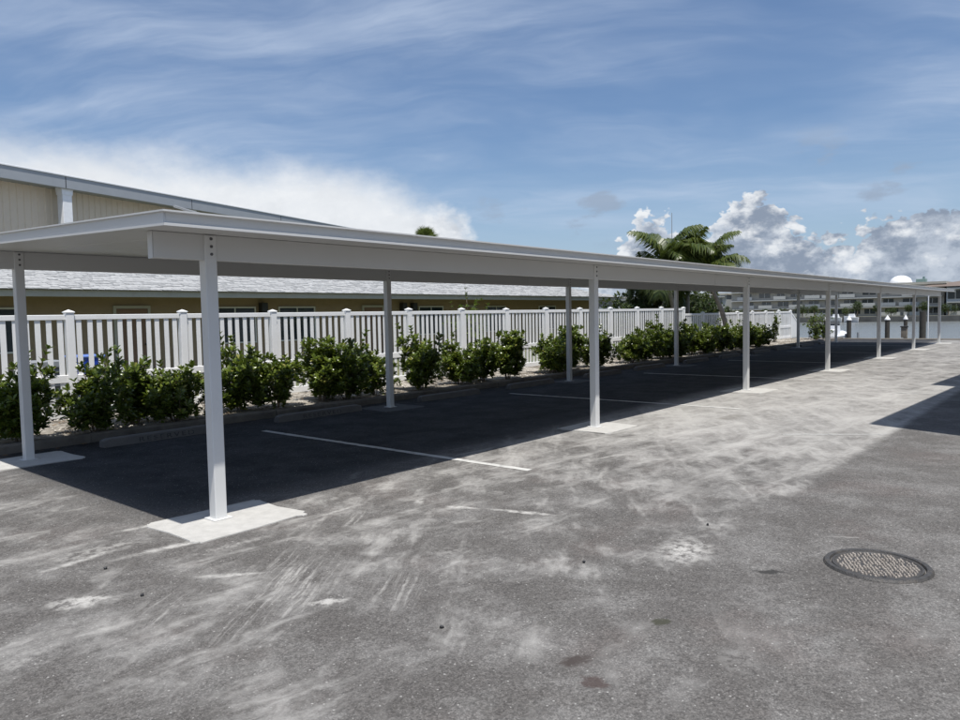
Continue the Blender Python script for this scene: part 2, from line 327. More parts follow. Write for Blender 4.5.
# ------------------------------------------------------------------ mesh helpers
class MB:
    def __init__(s): s.v = []; s.f = []
    def quad(s, a, b, c, d_): i = len(s.v); s.v += [tuple(a), tuple(b), tuple(c), tuple(d_)]; s.f.append((i, i+1, i+2, i+3)); return s
    def poly(s, pts_): i = len(s.v); s.v += [tuple(p) for p in pts_]; s.f.append(tuple(range(i, i+len(pts_)))); return s
    def box(s, x0, x1, y0, y1, z0, z1, ch=0.0):
        """axis box; ch chamfers the twelve edges"""
        i = len(s.v)
        if ch <= 0:
            s.v += [(x0, y0, z0), (x1, y0, z0), (x1, y1, z0), (x0, y1, z0), (x0, y0, z1), (x1, y0, z1), (x1, y1, z1), (x0, y1, z1)]
            s.f += [tuple(i+q for q in f) for f in ((3, 2, 1, 0), (4, 5, 6, 7), (0, 1, 5, 4), (1, 2, 6, 5), (2, 3, 7, 6), (3, 0, 4, 7))]
        else:
            bm = bmesh.new(); bmesh.ops.create_cube(bm, size=1.0)
            for w in bm.verts:
                w.co = Vector(((x0+x1)/2 + w.co.x*(x1-x0), (y0+y1)/2 + w.co.y*(y1-y0), (z0+z1)/2 + w.co.z*(z1-z0)))
            bmesh.ops.bevel(bm, geom=bm.edges[:], offset=ch, segments=1, affect='EDGES')
            bm.verts.index_update(); s.v += [tuple(w.co) for w in bm.verts]
            s.f += [tuple(i+w.index for w in f.verts) for f in bm.faces]; bm.free()
        return s
    def prism(s, prof, x0, x1, axis='x'):
        """closed (a,b) profile swept along an axis; counter-clockwise seen from +axis"""
        i = len(s.v); nn = len(prof)
        def P(t_, a, b): return (t_, a, b) if axis == 'x' else ((a, t_, b) if axis == 'y' else (a, b, t_))
        s.v += [P(x0, a, b) for a, b in prof] + [P(x1, a, b) for a, b in prof]
        for q in range(nn):
            r_ = (q+1) % nn; s.f.append((i+q, i+r_, i+nn+r_, i+nn+q))
        s.f.append(tuple(i+q for q in reversed(range(nn)))); s.f.append(tuple(i+nn+q for q in range(nn)))
        return s
    def tube(s, path, radii, seg=8, cap=True):
        i = len(s.v); path = [Vector(p) for p in path]
        for q, p in enumerate(path):
            tg = (path[min(q+1, len(path)-1)] - path[max(q-1, 0)]).normalized()
            up = Vector((0, 0, 1)) if abs(tg.z) < .95 else Vector((1, 0, 0))
            a = tg.cross(up).normalized(); b_ = a.cross(tg)
            for w in range(seg):
                th = 2*math.pi*w/seg; s.v.append(tuple(p + (a*math.cos(th) + b_*math.sin(th))*radii[q]))
        for q in range(len(path)-1):
            for w in range(seg):
                w2 = (w+1) % seg; s.f.append((i+q*seg+w, i+(q+1)*seg+w, i+(q+1)*seg+w2, i+q*seg+w2))
        if cap:
            s.f.append(tuple(i+w for w in range(seg))); s.f.append(tuple(i+(len(path)-1)*seg+w for w in reversed(range(seg))))
        return s
    def lathe(s, prof, c=(0, 0, 0), seg=24):
        i = len(s.v)
        for r_, z in prof:
            for w in range(seg):
                th = 2*math.pi*w/seg; s.v.append((c[0]+r_*math.cos(th), c[1]+r_*math.sin(th), c[2]+z))
        for q in range(len(prof)-1):
            for w in range(seg):
                w2 = (w+1) % seg; s.f.append((i+q*seg+w, i+q*seg+w2, i+(q+1)*seg+w2, i+(q+1)*seg+w))
        return s
    def mesh(s, name, m_, off=(0, 0, 0), smooth=False):
        me = bpy.data.meshes.new(name)
        v = np.array(s.v, dtype=float) - np.array(off) if s.v else []
        me.from_pydata(v.tolist() if len(v) else [], [], s.f); me.materials.append(M[m_])
        bm = bmesh.new(); bm.from_mesh(me); bmesh.ops.recalc_face_normals(bm, faces=bm.faces) if len(s.f) < 3000 else None
        bm.to_mesh(me); bm.free()
        if smooth: me.polygons.foreach_set('use_smooth', [True]*len(me.polygons))
        me.update(); return me

def link(name, me, parent=None, loc=(0, 0, 0)):
    o = bpy.data.objects.new(name, me); COL.objects.link(o); o.parent = parent; o.location = loc; return o
def wpos(o):
    p = Vector((0, 0, 0))
    while o is not None: p += o.location; o = o.parent
    return p
def part(name, mb, m_, parent, smooth=False):            # mb in world coordinates (unrotated parents)
    return link(name, mb.mesh(name, m_, wpos(parent), smooth), parent)
def empty(name, loc, label, cat, group=None, rz=0.0):
    o = bpy.data.objects.new(name, None); COL.objects.link(o); o.location = loc; o.rotation_euler.z = rz; o.empty_display_size = .2
    o['label'] = label; o['category'] = cat
    if group: o['group'] = group
    return o
def struct(name, mb, m_, kind='structure', smooth=False):
    o = link(name, mb.mesh(name, m_, smooth=smooth)); o['kind'] = kind; return o
def copy_tree(o, parent=None):
    c = o.copy(); COL.objects.link(c); c.parent = parent
    for ch in list(o.children): copy_tree(ch, c)
    return c

# ================================================================== SETTING
L = 5.968; WD = 4.358
LOT_END = 39.9
g = MB()
g.poly([(-90, -90, 0), (LOT_END, -90, 0), (LOT_END, 5.05, 0), (-90, 5.05, 0)])
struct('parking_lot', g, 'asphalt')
struct('ground', MB().poly([(-900, 7.62, -.01), (LOT_END+.3, 7.62, -.01), (LOT_END+.3, 900, -.01), (-900, 900, -.01)]), 'grass_ground')
struct('outer_ground', MB().poly([(-900, -900, -.02), (LOT_END+.3, -900, -.02), (LOT_END+.3, 7.7, -.02), (-900, 7.7, -.02)]), 'far_ground')
struct('canal', MB().poly([(LOT_END, -900, -.9), (150, -900, -.9), (150, 900, -.9), (LOT_END, 900, -.9)]), 'canal_water')
struct('far_bank', MB().poly([(150.3, -900, .1), (3000, -900, .1), (3000, 900, .1), (150.3, 900, .1)]), 'far_ground')
o = link('seawall', MB().box(LOT_END-.02, LOT_END+.34, -120, 120, -2.5, .06, .03).mesh('seawall', 'kerb_concrete'))
o['label'] = 'low concrete seawall cap at the end of the parking lot'; o['category'] = 'seawall'
o = link('seawall', MB().box(149.6, 150.3, -300, 300, -2.5, .15, .05).mesh('seawall', 'seawall'))
o['label'] = 'dark weathered seawall along the opposite bank of the canal'; o['category'] = 'seawall'

# planting bed and kerb -------------------------------------------------
bx0, bx1 = -8.0, 39.3
g = MB(); rr = random.Random(3); NX, NY = 240, 12
hv = [[.085 + rr.uniform(-.012, .012) + .02*math.sin(i*.35)*math.sin(j*.8+i*.11) for j in range(NY+1)] for i in range(NX+1)]
for i in range(NX+1):
    for j in range(NY+1): g.v.append((bx0+(bx1-bx0)*i/NX, 5.18+(7.66-5.18)*j/NY, hv[i][j]))
for i in range(NX):
    for j in range(NY):
        a = i*(NY+1)+j; g.f.append((a, a+NY+1, a+NY+2, a+1))
struct('planting_bed', g, 'shell_bed', smooth=True)
g = MB()
for i in range(9000):                                       # crushed shell and mulch chips
    x = bx0 + (bx1-bx0)*rr.random()**1.25; y = rr.uniform(5.22, 7.6); s_ = rr.uniform(.012, .032)
    fi = min(NX, max(0, int((x-bx0)/(bx1-bx0)*NX))); fj = min(NY, max(0, int((y-5.18)/2.48*NY)))
    c = Vector((x, y, hv[fi][fj]+s_*.25)); a = rr.uniform(0, 6.28)
    u_ = Vector((math.cos(a), math.sin(a), rr.uniform(-.3, .3)))*s_; w_ = Vector((-math.sin(a), math.cos(a), rr.uniform(-.3, .3)))*s_*.6
    t_ = Vector((0, 0, s_*.5)); k_ = len(g.v)
    g.v += [tuple(c+u_), tuple(c+w_), tuple(c-u_), tuple(c-w_), tuple(c+t_)]
    g.f += [(k_, k_+1, k_+4), (k_+1, k_+2, k_+4), (k_+2, k_+3, k_+4), (k_+3, k_, k_+4)]
struct('shell_mulch', g, 'shell_chip', kind='stuff')
mat('dry_leaf', (.16, .10, .05), .9, var=.4, vscale=3)
g = MB()
for i in range(700):                                        # dry leaves gathered under the shrubs and along the kerb
    x = bx0 + (bx1-bx0)*rr.random()**1.4
    if rr.random() < .3: y = 5.05 - abs(rr.gauss(0, .10)) - .03; z = .006
    else: y = rr.uniform(5.25, 7.2); z = .115
    a = rr.uniform(0, 6.28); l_ = rr.uniform(.03, .06); u_ = Vector((math.cos(a), math.sin(a), rr.uniform(-.1, .2)))*l_; w_ = Vector((-math.sin(a), math.cos(a), rr.uniform(0, .3)))*l_*.35
    c = Vector((x, y, z+.012)); g.poly([c-u_, c+w_, c+u_, c-w_])
struct('leaf_litter', g, 'dry_leaf', kind='stuff')
kerb = empty('kerb', (0, 5.05, 0), 'weathered concrete kerb edging the planting bed below the white fence', 'kerb')
x = bx0; proto = None
while x < 39.2:
    w = 3.0
    if proto is None:
        proto = MB().prism([(.0, -.1), (.16, -.1), (.16, .125), (.03, .125), (.008, .10)], .004, w-.004).mesh('kerb_stone', 'kerb_concrete')
    link('kerb_stone', proto, kerb, (x, rr.uniform(-.006, .006), rr.uniform(-.006, .004))); x += w

# painted stall lines ---------------------------------------------------
def paint(name, corners, seed=0, pm_='paint_line'):
    """worn paint: a sheet whose edge is slightly ragged"""
    (ax, ay), (bx, by), w = corners; r2 = random.Random(seed); N = 60
    dx, dy = bx-ax, by-ay; ln = math.hypot(dx, dy); nx, ny = -dy/ln, dx/ln; mb = MB()
    for i in range(N+1):
        t_ = i/N; q1 = w/2 + r2.uniform(-.008, .006); q2 = w/2 + r2.uniform(-.008, .006)
        mb.v += [(ax+dx*t_+nx*q1, ay+dy*t_+ny*q1, .004), (ax+dx*t_-nx*q2, ay+dy*t_-ny*q2, .004)]
    for i in range(N): mb.f.append((2*i, 2*i+1, 2*i+3, 2*i+2))
    o = link(name, mb.mesh(name, pm_)); o['kind'] = 'structure'; return o
for k_ in range(6): paint('stall_line', ((L*(k_+.5), 3.9), (L*(k_+.5)+.04, -.99), .095), k_)
paint('stall_line', ((6.75, -2.40), (7.45, -3.44), .07), 20, 'paint_worn')
for k_ in range(3): paint('stall_line', ((12.8+6*k_, -2.6), (13.0+6*k_, -3.5), .07), 30+k_, 'paint_worn')

# ================================================================== CARPORT
cp = empty('carport', (0, 0, 0), 'long low white aluminium carport on two rows of square posts', 'carport')
FB, RB = 2.141, 2.314                    # underside of the front and rear beam
BH = .212
XA, XB = -.66, 35.93; YF, YR = -.60, 4.72
slope = (RB-FB)/WD
def zu(y): return FB + BH + slope*y      # roof underside
TH = .098
# roof pans, each with a chamfered joint
npan = 60; pw = (XB-XA-.04)/npan
c_ = .012
for i in range(npan):
    x0 = XA+.02+i*pw; x1 = x0+pw
    y0, y1 = YF+.045, YR-.045
    mb = MB(); prof = [(x0, 0), (x0+c_, -c_), (x1-c_, -c_), (x1, 0), (x1, TH-.02), (x0, TH-.02)]
    base = len(mb.v)
    for y in (y0, y1): mb.v += [(a, y, zu(y)+b+c_) for a, b in prof]
    for q in range(6): r_ = (q+1) % 6; mb.f.append((q, r_, 6+r_, 6+q))
    mb.f += [(5, 4, 3, 2, 1, 0), (6, 7, 8, 9, 10, 11)]
    if i == 0: pan0 = mb.mesh('roof_panel', 'white_aluminium', (x0, 0, 0))
    link('roof_panel', pan0, cp, (x0, 0, 0))
# edge trim: a web leaning in under the top flange, with a drip lip at the foot; mitred round the roof
mb = MB(); pr = [(0, TH+.004), (0, TH-.008), (.034, TH-.012), (.046, .016), (.008, .010), (.008, -.008), (.060, -.004), (.062, TH+.004)]
for (o_, b) in pr:
    for (x_, y_) in ((XA+o_, YF+o_), (XB-o_, YF+o_), (XB-o_, YR-o_), (XA+o_, YR-o_)): mb.v.append((x_, y_, zu(y_)+b))
for q in range(8):
    r_ = (q+1) % 8
    for w in range(4): w2 = (w+1) % 4; mb.f.append((q*4+w, q*4+w2, r_*4+w2, r_*4+w))
part('edge_trim', mb, 'white_aluminium', cp)
# beams
for (y, zb, nm) in ((0, FB, 'front_beam'), (WD, RB, 'rear_beam')):
    bmx = part(nm, MB().box(-.47, 35.86, y-.034, y+.034, zb, zb+BH-.003, .005), 'white_aluminium', cp)
    part('end_cap', MB().box(-.476, -.4705, y-.037, y+.037, zb-.003, zb+BH-.005, .0015), 'white_aluminium', bmx)
    for k_ in range(1, 4):                # splice plates on the long beam
        xs = L*(k_*1.5)+1.3
        if xs < 35: part('splice_plate', MB().box(xs, xs+.3, y-.0385, y-.0345, zb+.01, zb+BH-.02, .001), 'white_aluminium', bmx)
# lapped joints of the gutter trim
for k_ in range(1, 6):
    xs = k_*6.1-.4; zf = zu(YF)
    part('trim_joint', MB().box(xs, xs+.03, YF+.0035, YF+.0075, zf-.010, zf+.016), 'white_aluminium', cp)
# posts and footings
PH = .052
def post_mesh(h): return MB().box(-PH, PH, -PH, PH, 0, h, .007).mesh('post', 'post_paint')
mf, mr = post_mesh(FB+BH-.006), post_mesh(RB+BH-.006)
bolt = MB().tube([(0, -.0, 0), (0, -.007, 0)], [.0135, .0125], 6).mesh('bolt', 'bolt_steel')
plate = MB().box(-.085, .085, -.085, .085, 0, .008, .002).mesh('base_plate', 'post_paint')
def footing(seed, fm='footing_concrete'):
    r2 = random.Random(seed); mb = MB(); N = 40; pts_ = []
    hx, hy = .49+r2.uniform(-.03, .03), .40+r2.uniform(-.03, .03)
    for i in range(N):
        a = 2*math.pi*i/N; cx, cy = math.cos(a), math.sin(a)
        e = .13; px_, py_ = math.copysign(abs(cx)**e, cx)*hx, math.copysign(abs(cy)**e, cy)*hy
        pts_.append((px_+r2.uniform(-.03, .03), py_+r2.uniform(-.028, .028)))
    i0 = len(mb.v); mb.v += [(a, b, -.03) for a, b in pts_] + [(a*.985, b*.985, .008) for a, b in pts_]
    for i in range(N): j = (i+1) % N; mb.f.append((i, j, N+j, N+i))
    mb.f.append(tuple(range(N, 2*N)))
    return mb.mesh('footing', fm)
foots = [footing(s_) for s_ in range(3)]; rfoots = [footing(s_, 'shaded_footing') for s_ in (7, 8)]
for k_ in range(7):
    for (y, me, zb) in ((0, mf, FB), (WD, mr, RB)):
        po = link('post', me, cp, (k_*L, y, 0)); link('base_plate', plate, po, (0, 0, .0085))
        for q in range(3): link('bolt', bolt, po, (.004, -PH-.0002, zb+.05+q*.062))
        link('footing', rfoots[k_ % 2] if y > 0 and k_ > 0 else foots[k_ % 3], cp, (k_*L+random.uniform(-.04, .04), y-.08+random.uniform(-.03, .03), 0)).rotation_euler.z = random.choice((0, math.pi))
# a leftover strip of trim lying on the roof edge
o = link('trim_offcut', MB().tube([(-.50, -.45, zu(-.45)+TH+.05), (-.3, -.36, zu(-.36)+TH+.03), (.1, -.2, zu(-.2)+TH+.012), (.2, -.15, zu(-.15)+TH+.004)], [.009]*4, 6).mesh('trim_offcut', 'grey_plastic'))
o['label'] = 'thin curved strip of leftover trim lying on top of the carport roof corner'; o['category'] = 'metal strip'

# wheel stops -------------------------------------------------------------
def stop_mesh():
    mb = MB(); hl = .87; pr = [(-.075, .0), (.075, .0), (.055, .10), (.04, .115), (-.04, .115), (-.055, .10)]
    mb.v = []; xs = [(-hl, .8), (-hl+.07, 1), (hl-.07, 1), (hl, .8)]
    for x_, sc_ in xs: mb.v += [(x_, a, b*(sc_ if b > 0 else 1)) for a, b in pr]
    for q in range(3):
        for w in range(6): w2 = (w+1) % 6; mb.f.append((q*6+w, q*6+w2, q*6+6+w2, q*6+6+w))
    mb.f += [(5, 4, 3, 2, 1, 0), tuple(range(18, 24))]
    return mb.mesh('wheel_stop', 'stop_concrete')
sm_ = stop_mesh()
def text_mesh(txt, size):
    cu = bpy.data.curves.new('stencil', 'FONT'); cu.body = txt; cu.size = size; cu.align_x = 'CENTER'; cu.space_character = 1.35; cu.extrude = .0008
    ob = bpy.data.objects.new('tmp', cu); COL.objects.link(ob); dg = bpy.context.evaluated_depsgraph_get()
    me = bpy.data.meshes.new_from_object(ob.evaluated_get(dg)); bpy.data.objects.remove(ob); me.materials.clear(); me.materials.append(M['stencil']); me.name = 'stencil'; return me
tm = text_mesh('RESERVED', .105)
where = ['beside the end post of the carport', 'next in the row after the end stall', 'third stall along from the carport end post', 'fourth stall along from the carport end post']
for i in range(12):
    x = 1.5 + i*L/2 + (.28, 0, .26, .05)[i % 4]
    lab = ('low concrete wheel stop with black stencilled lettering, ' + where[i]) if i < 2 else ('low grey wheel stop, ' + where[i] if i < 4 else 'low concrete wheel stop far along the shaded stalls under the carport')
    o = empty('wheel_stop', (x, 4.50+random.uniform(-.03, .03), .001), lab, 'wheel stop', 'wheel stops along the planting bed', random.uniform(-.012, .012))
    link('block', sm_, o)
    if i < 2:
        s_ = link('stencil', tm, o, (0.0, -.0752, .020)); s_['kind'] = 'stuff'; s_.rotation_euler = (rad(90-11.3), 0, 0); s_.scale = (1.35, .85, 1)

# ================================================================== FENCE
FX0, FS, FY = 1.721, 1.962, 7.526
fe = empty('fence', (FX0-2*FS, FY, 0), 'white vinyl picket fence with capped posts behind the shrub bed', 'fence')
K0, K1 = -2, 19
def ftop(k_): return 1.80 if k_ <= 12 else 1.58
capm = {}
def post_me(h): return MB().box(-.0635, .0635, -.0635, .0635, 0, h, .006).mesh('fence_post', 'vinyl')
cap = MB(); cap.box(-.075, .075, -.075, .075, 0, .022, .004)
i0 = len(cap.v); cap.v += [(-.068, -.068, .022), (.068, -.068, .022), (.068, .068, .022), (-.068, .068, .022), (0, 0, .058)]
cap.f += [(i0, i0+1, i0+4), (i0+1, i0+2, i0+4), (i0+2, i0+3, i0+4), (i0+3, i0, i0+4)]
cap = cap.mesh('post_cap', 'vinyl')
pm = {h: post_me(h) for h in (1.80, 1.58)}
RL = FS-.127
railt = MB().box(.0645, .0645+RL-.002, -.026, .026, -.085, 0, .006).mesh('rail', 'vinyl')
railm = MB().box(.0645, .0645+RL-.002, -.026, .026, -.13, 0, .006).mesh('rail', 'vinyl')
pkm = {h: MB().box(-.041, .041, -.011, .011, .10, h-.06, .003).mesh('picket', 'vinyl') for h in (1.80, 1.58)}
for k_ in range(K0, K1+1):
    h = ftop(k_); px_ = (k_-K0)*FS
    p_ = link('post', pm[h], fe, (px_, 0, .02+random.uniform(-.012, .012))); p_.rotation_euler = (random.uniform(-.006, .006), random.uniform(-.006, .006), 0); link('post_cap', cap, p_, (0, 0, h))
    if k_ == K1: break
    h2 = min(h, ftop(k_+1)); base = .02
    link('rail', railt, fe, (px_, 0, base+h2-.02)); link('rail', railm, fe, (px_, 0, .80)); link('rail', railm, fe, (px_, 0, .22))
    for q in range(11):
        link('picket', pkm[h2], fe, (px_+.0635+RL*(q+.5)/11 + random.uniform(-.006, .006), random.uniform(-.002, .002), base)).rotation_euler.y = random.uniform(-.004, .004)
# the last panel steps down towards the seawall
px_ = (K1-K0)*FS
mb = MB()
for q in range(11):
    t_ = (q+.5)/11; x_ = .0635+1.2*t_; zt = 1.50-.55*t_
    link('picket', MB().box(-.041, .041, -.011, .011, .10, zt-.03, .003).mesh('picket', 'vinyl'), fe, (px_+x_, 0, .02))
mb.prism([(.0645, 1.44), (1.26, .88), (1.26, .97), (.0645, 1.53)], -.026, .026, 'y')
link('rail', mb.mesh('rail', 'vinyl'), fe, (px_, 0, .02))

# ================================================================== SHRUBS
def leaf(mb, base, dirn, up, ln, wd, fold=.25, droop=.15):
    dirn = dirn.normalized(); side = dirn.cross(up)
    if side.length < 1e-4: side = dirn.cross(Vector((1, 0, .2)))
    side.normalize(); nrm = side.cross(dirn)
    i = len(mb.v)
    p1 = base + dirn*ln*.30; p2 = base + dirn*ln*.68 - nrm*ln*droop*.35; p3 = base + dirn*ln - nrm*ln*droop
    mb.v += [tuple(base), tuple(p1 - side*wd*.30 + nrm*wd*fold*.3), tuple(p1 + side*wd*.30 + nrm*wd*fold*.3), tuple(p2 - side*wd*.5 + nrm*wd*fold*.5), tuple(p2), tuple(p2 + side*wd*.5 + nrm*wd*fold*.5), tuple(p3)]
    mb.f += [(i, i+4, i+3, i+1), (i, i+2, i+5, i+4), (i+4, i+6, i+3), (i+4, i+5, i+6)]
def shrub_mesh(seed, rx, ry, h, nros, leafm='shrub_leaf', stems=7, lf=.085):
    r2 = random.Random(seed); fol = MB(); stm = MB(); lobes = []
    for i in range(stems):
        a = 2*math.pi*i/stems + r2.uniform(-.4, .4); q = r2.uniform(.2, .78)
        tip = Vector((math.cos(a)*rx*q, math.sin(a)*ry*q, h*r2.uniform(.34, .88)))
        mid_ = tip*.45 + Vector((r2.uniform(-.04, .04), r2.uniform(-.04, .04), .02))
        b0 = Vector((math.cos(a)*.04, math.sin(a)*.04, -.04))
        stm.tube([b0, mid_, tip], [.013, .010, .005], 5, False)
        lobes.append((tip, r2.uniform(.65, 1.0)))
        lobes.append((Vector((math.cos(a)*rx*q*.8, math.sin(a)*ry*q*.8, h*.2)), .55))
        for w in range(4):
            st_ = mid_.lerp(tip, r2.uniform(.0, .9)); e_ = st_ + Vector((r2.uniform(-1, 1)*rx*.45, r2.uniform(-1, 1)*ry*.45, r2.uniform(-.05, .18)))
            stm.tube([st_, e_], [.006, .003], 4, False); lobes.append((e_, r2.uniform(.45, .85)))
    shoots = []
    for i in range(max(3, nros//32)):                       # young shoots standing clear of the crown
        c, q = r2.choice(lobes); b_ = c + Vector((r2.uniform(-.1, .1)*rx, r2.uniform(-.1, .1)*ry, h*.12)); out = Vector((c.x*.6, c.y*.6, r2.uniform(.25, .6)*h)).normalized()
        e_ = b_ + out*r2.uniform(.12, .30)*h; stm.tube([c, b_, e_], [.006, .005, .003], 4, False)
        shoots += [(b_.lerp(e_, t_), out) for t_ in (.35, .7, 1.0)]
    for (p, ax) in shoots:
        s1 = ax.cross(Vector((.3, .2, 1))).normalized(); s2 = ax.cross(s1); a0 = r2.uniform(0, 6.28)
        for w in range(6):
            a = a0 + w*1.7; leaf(fol, p, ax*.8 + (s1*math.cos(a)+s2*math.sin(a))*.7, ax, lf*r2.uniform(.7, 1.1), lf*.42)
    for i in range(nros):
        c, q = r2.choice(lobes)
        v_ = Vector((r2.gauss(0, 1), r2.gauss(0, 1), r2.gauss(.15, 1))).normalized()
        p = c + Vector((v_.x*rx*.42*q, v_.y*ry*.42*q, v_.z*h*.26*q))*r2.uniform(.55, 1.08)
        if p.z < h*.05: p.z = h*.05 + r2.uniform(0, .10)
        if p.z > h: p.z = h - r2.uniform(0, .06)
        ax = (v_*.7 + Vector((0, 0, 1.3)) + Vector((p.x, p.y, 0))*.5).normalized()
        s1 = ax.cross(Vector((.3, .2, 1))).normalized(); s2 = ax.cross(s1)
        nl = r2.randint(7, 10); a0 = r2.uniform(0, 6.28)
        for w in range(nl):
            a = a0 + 2*math.pi*w/nl*1.62; ti = .35 + .75*(w/nl)
            dr = ax*(1.35-ti) + (s1*math.cos(a) + s2*math.sin(a))*ti
            ln = lf*r2.uniform(.75, 1.2)
            leaf(fol, p - ax*.03*(w/nl), dr, ax, ln, ln*.44)
    return fol.mesh('foliage', leafm), stm.mesh('stem', 'bark')
SV = [shrub_mesh(11, .62, .55, 1.05, 430, lf=.115, stems=8), shrub_mesh(12, .52, .52, 1.16, 390, lf=.12, stems=6), shrub_mesh(13, .72, .58, .96, 460, lf=.11, stems=9), shrub_mesh(14, .58, .52, 1.20, 400, lf=.125, stems=7), shrub_mesh(15, .66, .56, 1.08, 340, lf=.12, stems=6)]
shrubs = [(-.75, 6.6, .95, 2), (-.2, 6.75, .9, 0), (.55, 6.45, 1.0, 1), (1.62, 6.45, .93, 0), (2.42, 6.85, .98, 3), (2.98, 6.55, 1.05, 2), (4.35, 6.75, 1.0, 1), (5.05, 6.6, .93, 2), (6.25, 6.75, 1.08, 3), (6.85, 6.65, 1.05, 0),
          (7.75, 6.8, .85, 2), (8.95, 6.6, .98, 1), (10.5, 6.7, .95, 0), (11.45, 6.75, .93, 2), (12.3, 6.6, 1.02, 3), (14.6, 6.7, 1.05, 2), (15.4, 6.75, 1.0, 1), (16.9, 6.65, .97, 0), (19.4, 6.7, .95, 2), (20.4, 6.75, 1.0, 3), (21.6, 6.7, 1.1, 0), (22.3, 6.6, 1.05, 2),
          (24.2, 6.7, 1.0, 1), (25.1, 6.7, .98, 2), (26.0, 6.8, 1.0, 0), (27.0, 6.7, .95, 3), (28.4, 6.75, 1.0, 2), (29.6, 6.7, 1.0, 1), (31.0, 6.7, 1.02, 0), (31.9, 6.75, 1.0, 2)]
adj = ['rounded', 'upright', 'broad low', 'tall bushy', 'loose open']
cnt_ = {}; ordn = ['', 'first', 'second', 'third', 'fourth', 'fifth', 'sixth', 'seventh', 'eighth', 'ninth', 'tenth']
for i, (x, y, sc_, v_) in enumerate(shrubs):
    x = -3.15 + (x+3.15)*.916; y -= 1.03; sc_ *= random.uniform(.92, 1.04)*(.93 if x < 3.5 else 1); v_ = (v_ + (i % 3 == 1)*2) % 5
    bay = int(max(0, x)//L); cnt_[bay] = cnt_.get(bay, 0) + (x >= 0)
    if x < 0: lab = ['dark green shrub at the hedge end, short of the rear corner post', 'dark green shrub just short of the rear corner post of the carport'][min(1, i)]
    elif bay < 4: lab = '%s glossy green shrub, %s in the bed past the %s rear carport post' % (adj[v_], ordn[cnt_[bay]], ordn[bay+1])
    else: lab = 'green shrub merging into the unbroken hedge beside the leaning palm'
    o = empty('shrub', (x, y, .07), lab, 'shrub', 'shrubs planted along the fence', random.uniform(0, 6.28))
    o.scale = (sc_, sc_, sc_*random.uniform(.94, 1.05))
    link('foliage', SV[v_][0], o); link('stem', SV[v_][1], o)
f_, s_ = shrub_mesh(31, .24, .22, .75, 45, 'shrub_leaf_red', 4)
o = empty('shrub', (3.50, 6.15, .07), 'small sparse shrub with reddish leaves beside the front end post', 'shrub'); link('foliage', f_, o); link('stem', s_, o)
f_, s_ = shrub_mesh(32, .30, .26, .34, 50, 'shrub_leaf_light', 5, .07)
o = empty('plant', (3.0, 5.45, .08), 'low pale green seedling at the kerb under a broad shrub', 'plant'); link('foliage', f_, o); link('stem', s_, o)
for (x, y, q, lb) in ((5.6, 5.7, .6, 'tiny pale weed at the kerb between wheel stops'), (9.8, 5.75, .8, 'small pale weed at the kerb past the second rear post'), (7.35, 5.8, .8, 'thin pale weed at the kerb by the second rear post'), (13.6, 6.2, 1.1, 'pale weed in the open gap before the fence pickets')):
    o = empty('plant', (x, y, .08), lb, 'plant', None, x); o.scale = (q, q, q); link('foliage', f_, o)
f_, s_ = shrub_mesh(33, .62, .6, 1.25, 330, 'shrub_leaf_light', 9)
o = empty('shrub', (37.4, 5.7, .0), 'rounded yellow-green bush at the low end of the fence', 'shrub'); o.scale = (1.15, 1.15, 1.15); link('foliage', f_, o); link('stem', s_, o)
f_, s_ = shrub_mesh(34, .22, .22, 1.5, 130, 'shrub_leaf', 4)
o = empty('shrub', (33.6, 6.6, .07), 'slim dark cone-shaped shrub at the end of the hedge', 'shrub'); link('foliage', f_, o); link('stem', s_, o)
f_, s_ = shrub_mesh(35, 1.0, .8, 2.35, 420, 'shrub_leaf', 9, .10)
o = empty('shrub', (16.1, 11.2, 0), 'tall green bush rising just above the fence rail', 'shrub'); link('foliage', f_, o); link('stem', s_, o)
f_, s_ = shrub_mesh(36, .8, .7, 1.7, 300, 'shrub_leaf', 8, .10)
o = empty('shrub', (.3, 9.4, 0), 'dark bush glimpsed through the pickets left of the blue bin', 'shrub'); link('foliage', f_, o); link('stem', s_, o)

# ================================================================== PALMS
def frond_mesh(seed, ln, droop, nleaf=64, leafln=.72, lift=.8):
    r2 = random.Random(seed); mb = MB(); path = []; N = 12; p = Vector((0, 0, 0)); ang = lift
    for i in range(N+1):
        path.append(p.copy()); p = p + Vector((math.cos(ang), 0, math.sin(ang)))*ln/N; ang -= droop/N*(.6 + .9*i/N)
    mb.tube(path, [.028*(1-.8*i/N) for i in range(N+1)], 5, False)
    for i in range(nleaf):
        t_ = .14 + .86*i/nleaf; q = t_*N; a = int(min(q, N-1)); b = path[a].lerp(path[a+1], q-a)
        tg = (path[a+1]-path[a]).normalized(); nrm = Vector((-tg.z, 0, tg.x))
        ll = leafln*(math.sin(math.pi*min(1, t_*.88+.12))**.6)*r2.uniform(.85, 1.1)
        for sd in (-1, 1):
            dr = (Vector((0, sd, 0))*.85 + tg*.62 + nrm*r2.uniform(.0, .35)).normalized()
            w = ll*.035+.012; m1 = b + dr*ll*.5; e_ = b + dr*ll - Vector((0, 0, ll*r2.uniform(.3, .75)))
            sv = tg*w; k_ = len(mb.v)
            mb.v += [tuple(b-sv*.4), tuple(b+sv*.4), tuple(m1+sv), tuple(m1-sv), tuple(e_)]
            mb.f += [(k_, k_+1, k_+2, k_+3), (k_+3, k_+2, k_+4)]
    return mb.mesh('frond', 'palm_leaf')
FR = [frond_mesh(1, 2.3, 1.9, lift=1.25), frond_mesh(2, 2.1, 2.3, lift=.85), frond_mesh(3, 2.2, 1.6, lift=1.45), frond_mesh(4, 1.9, 2.2, lift=.35)]
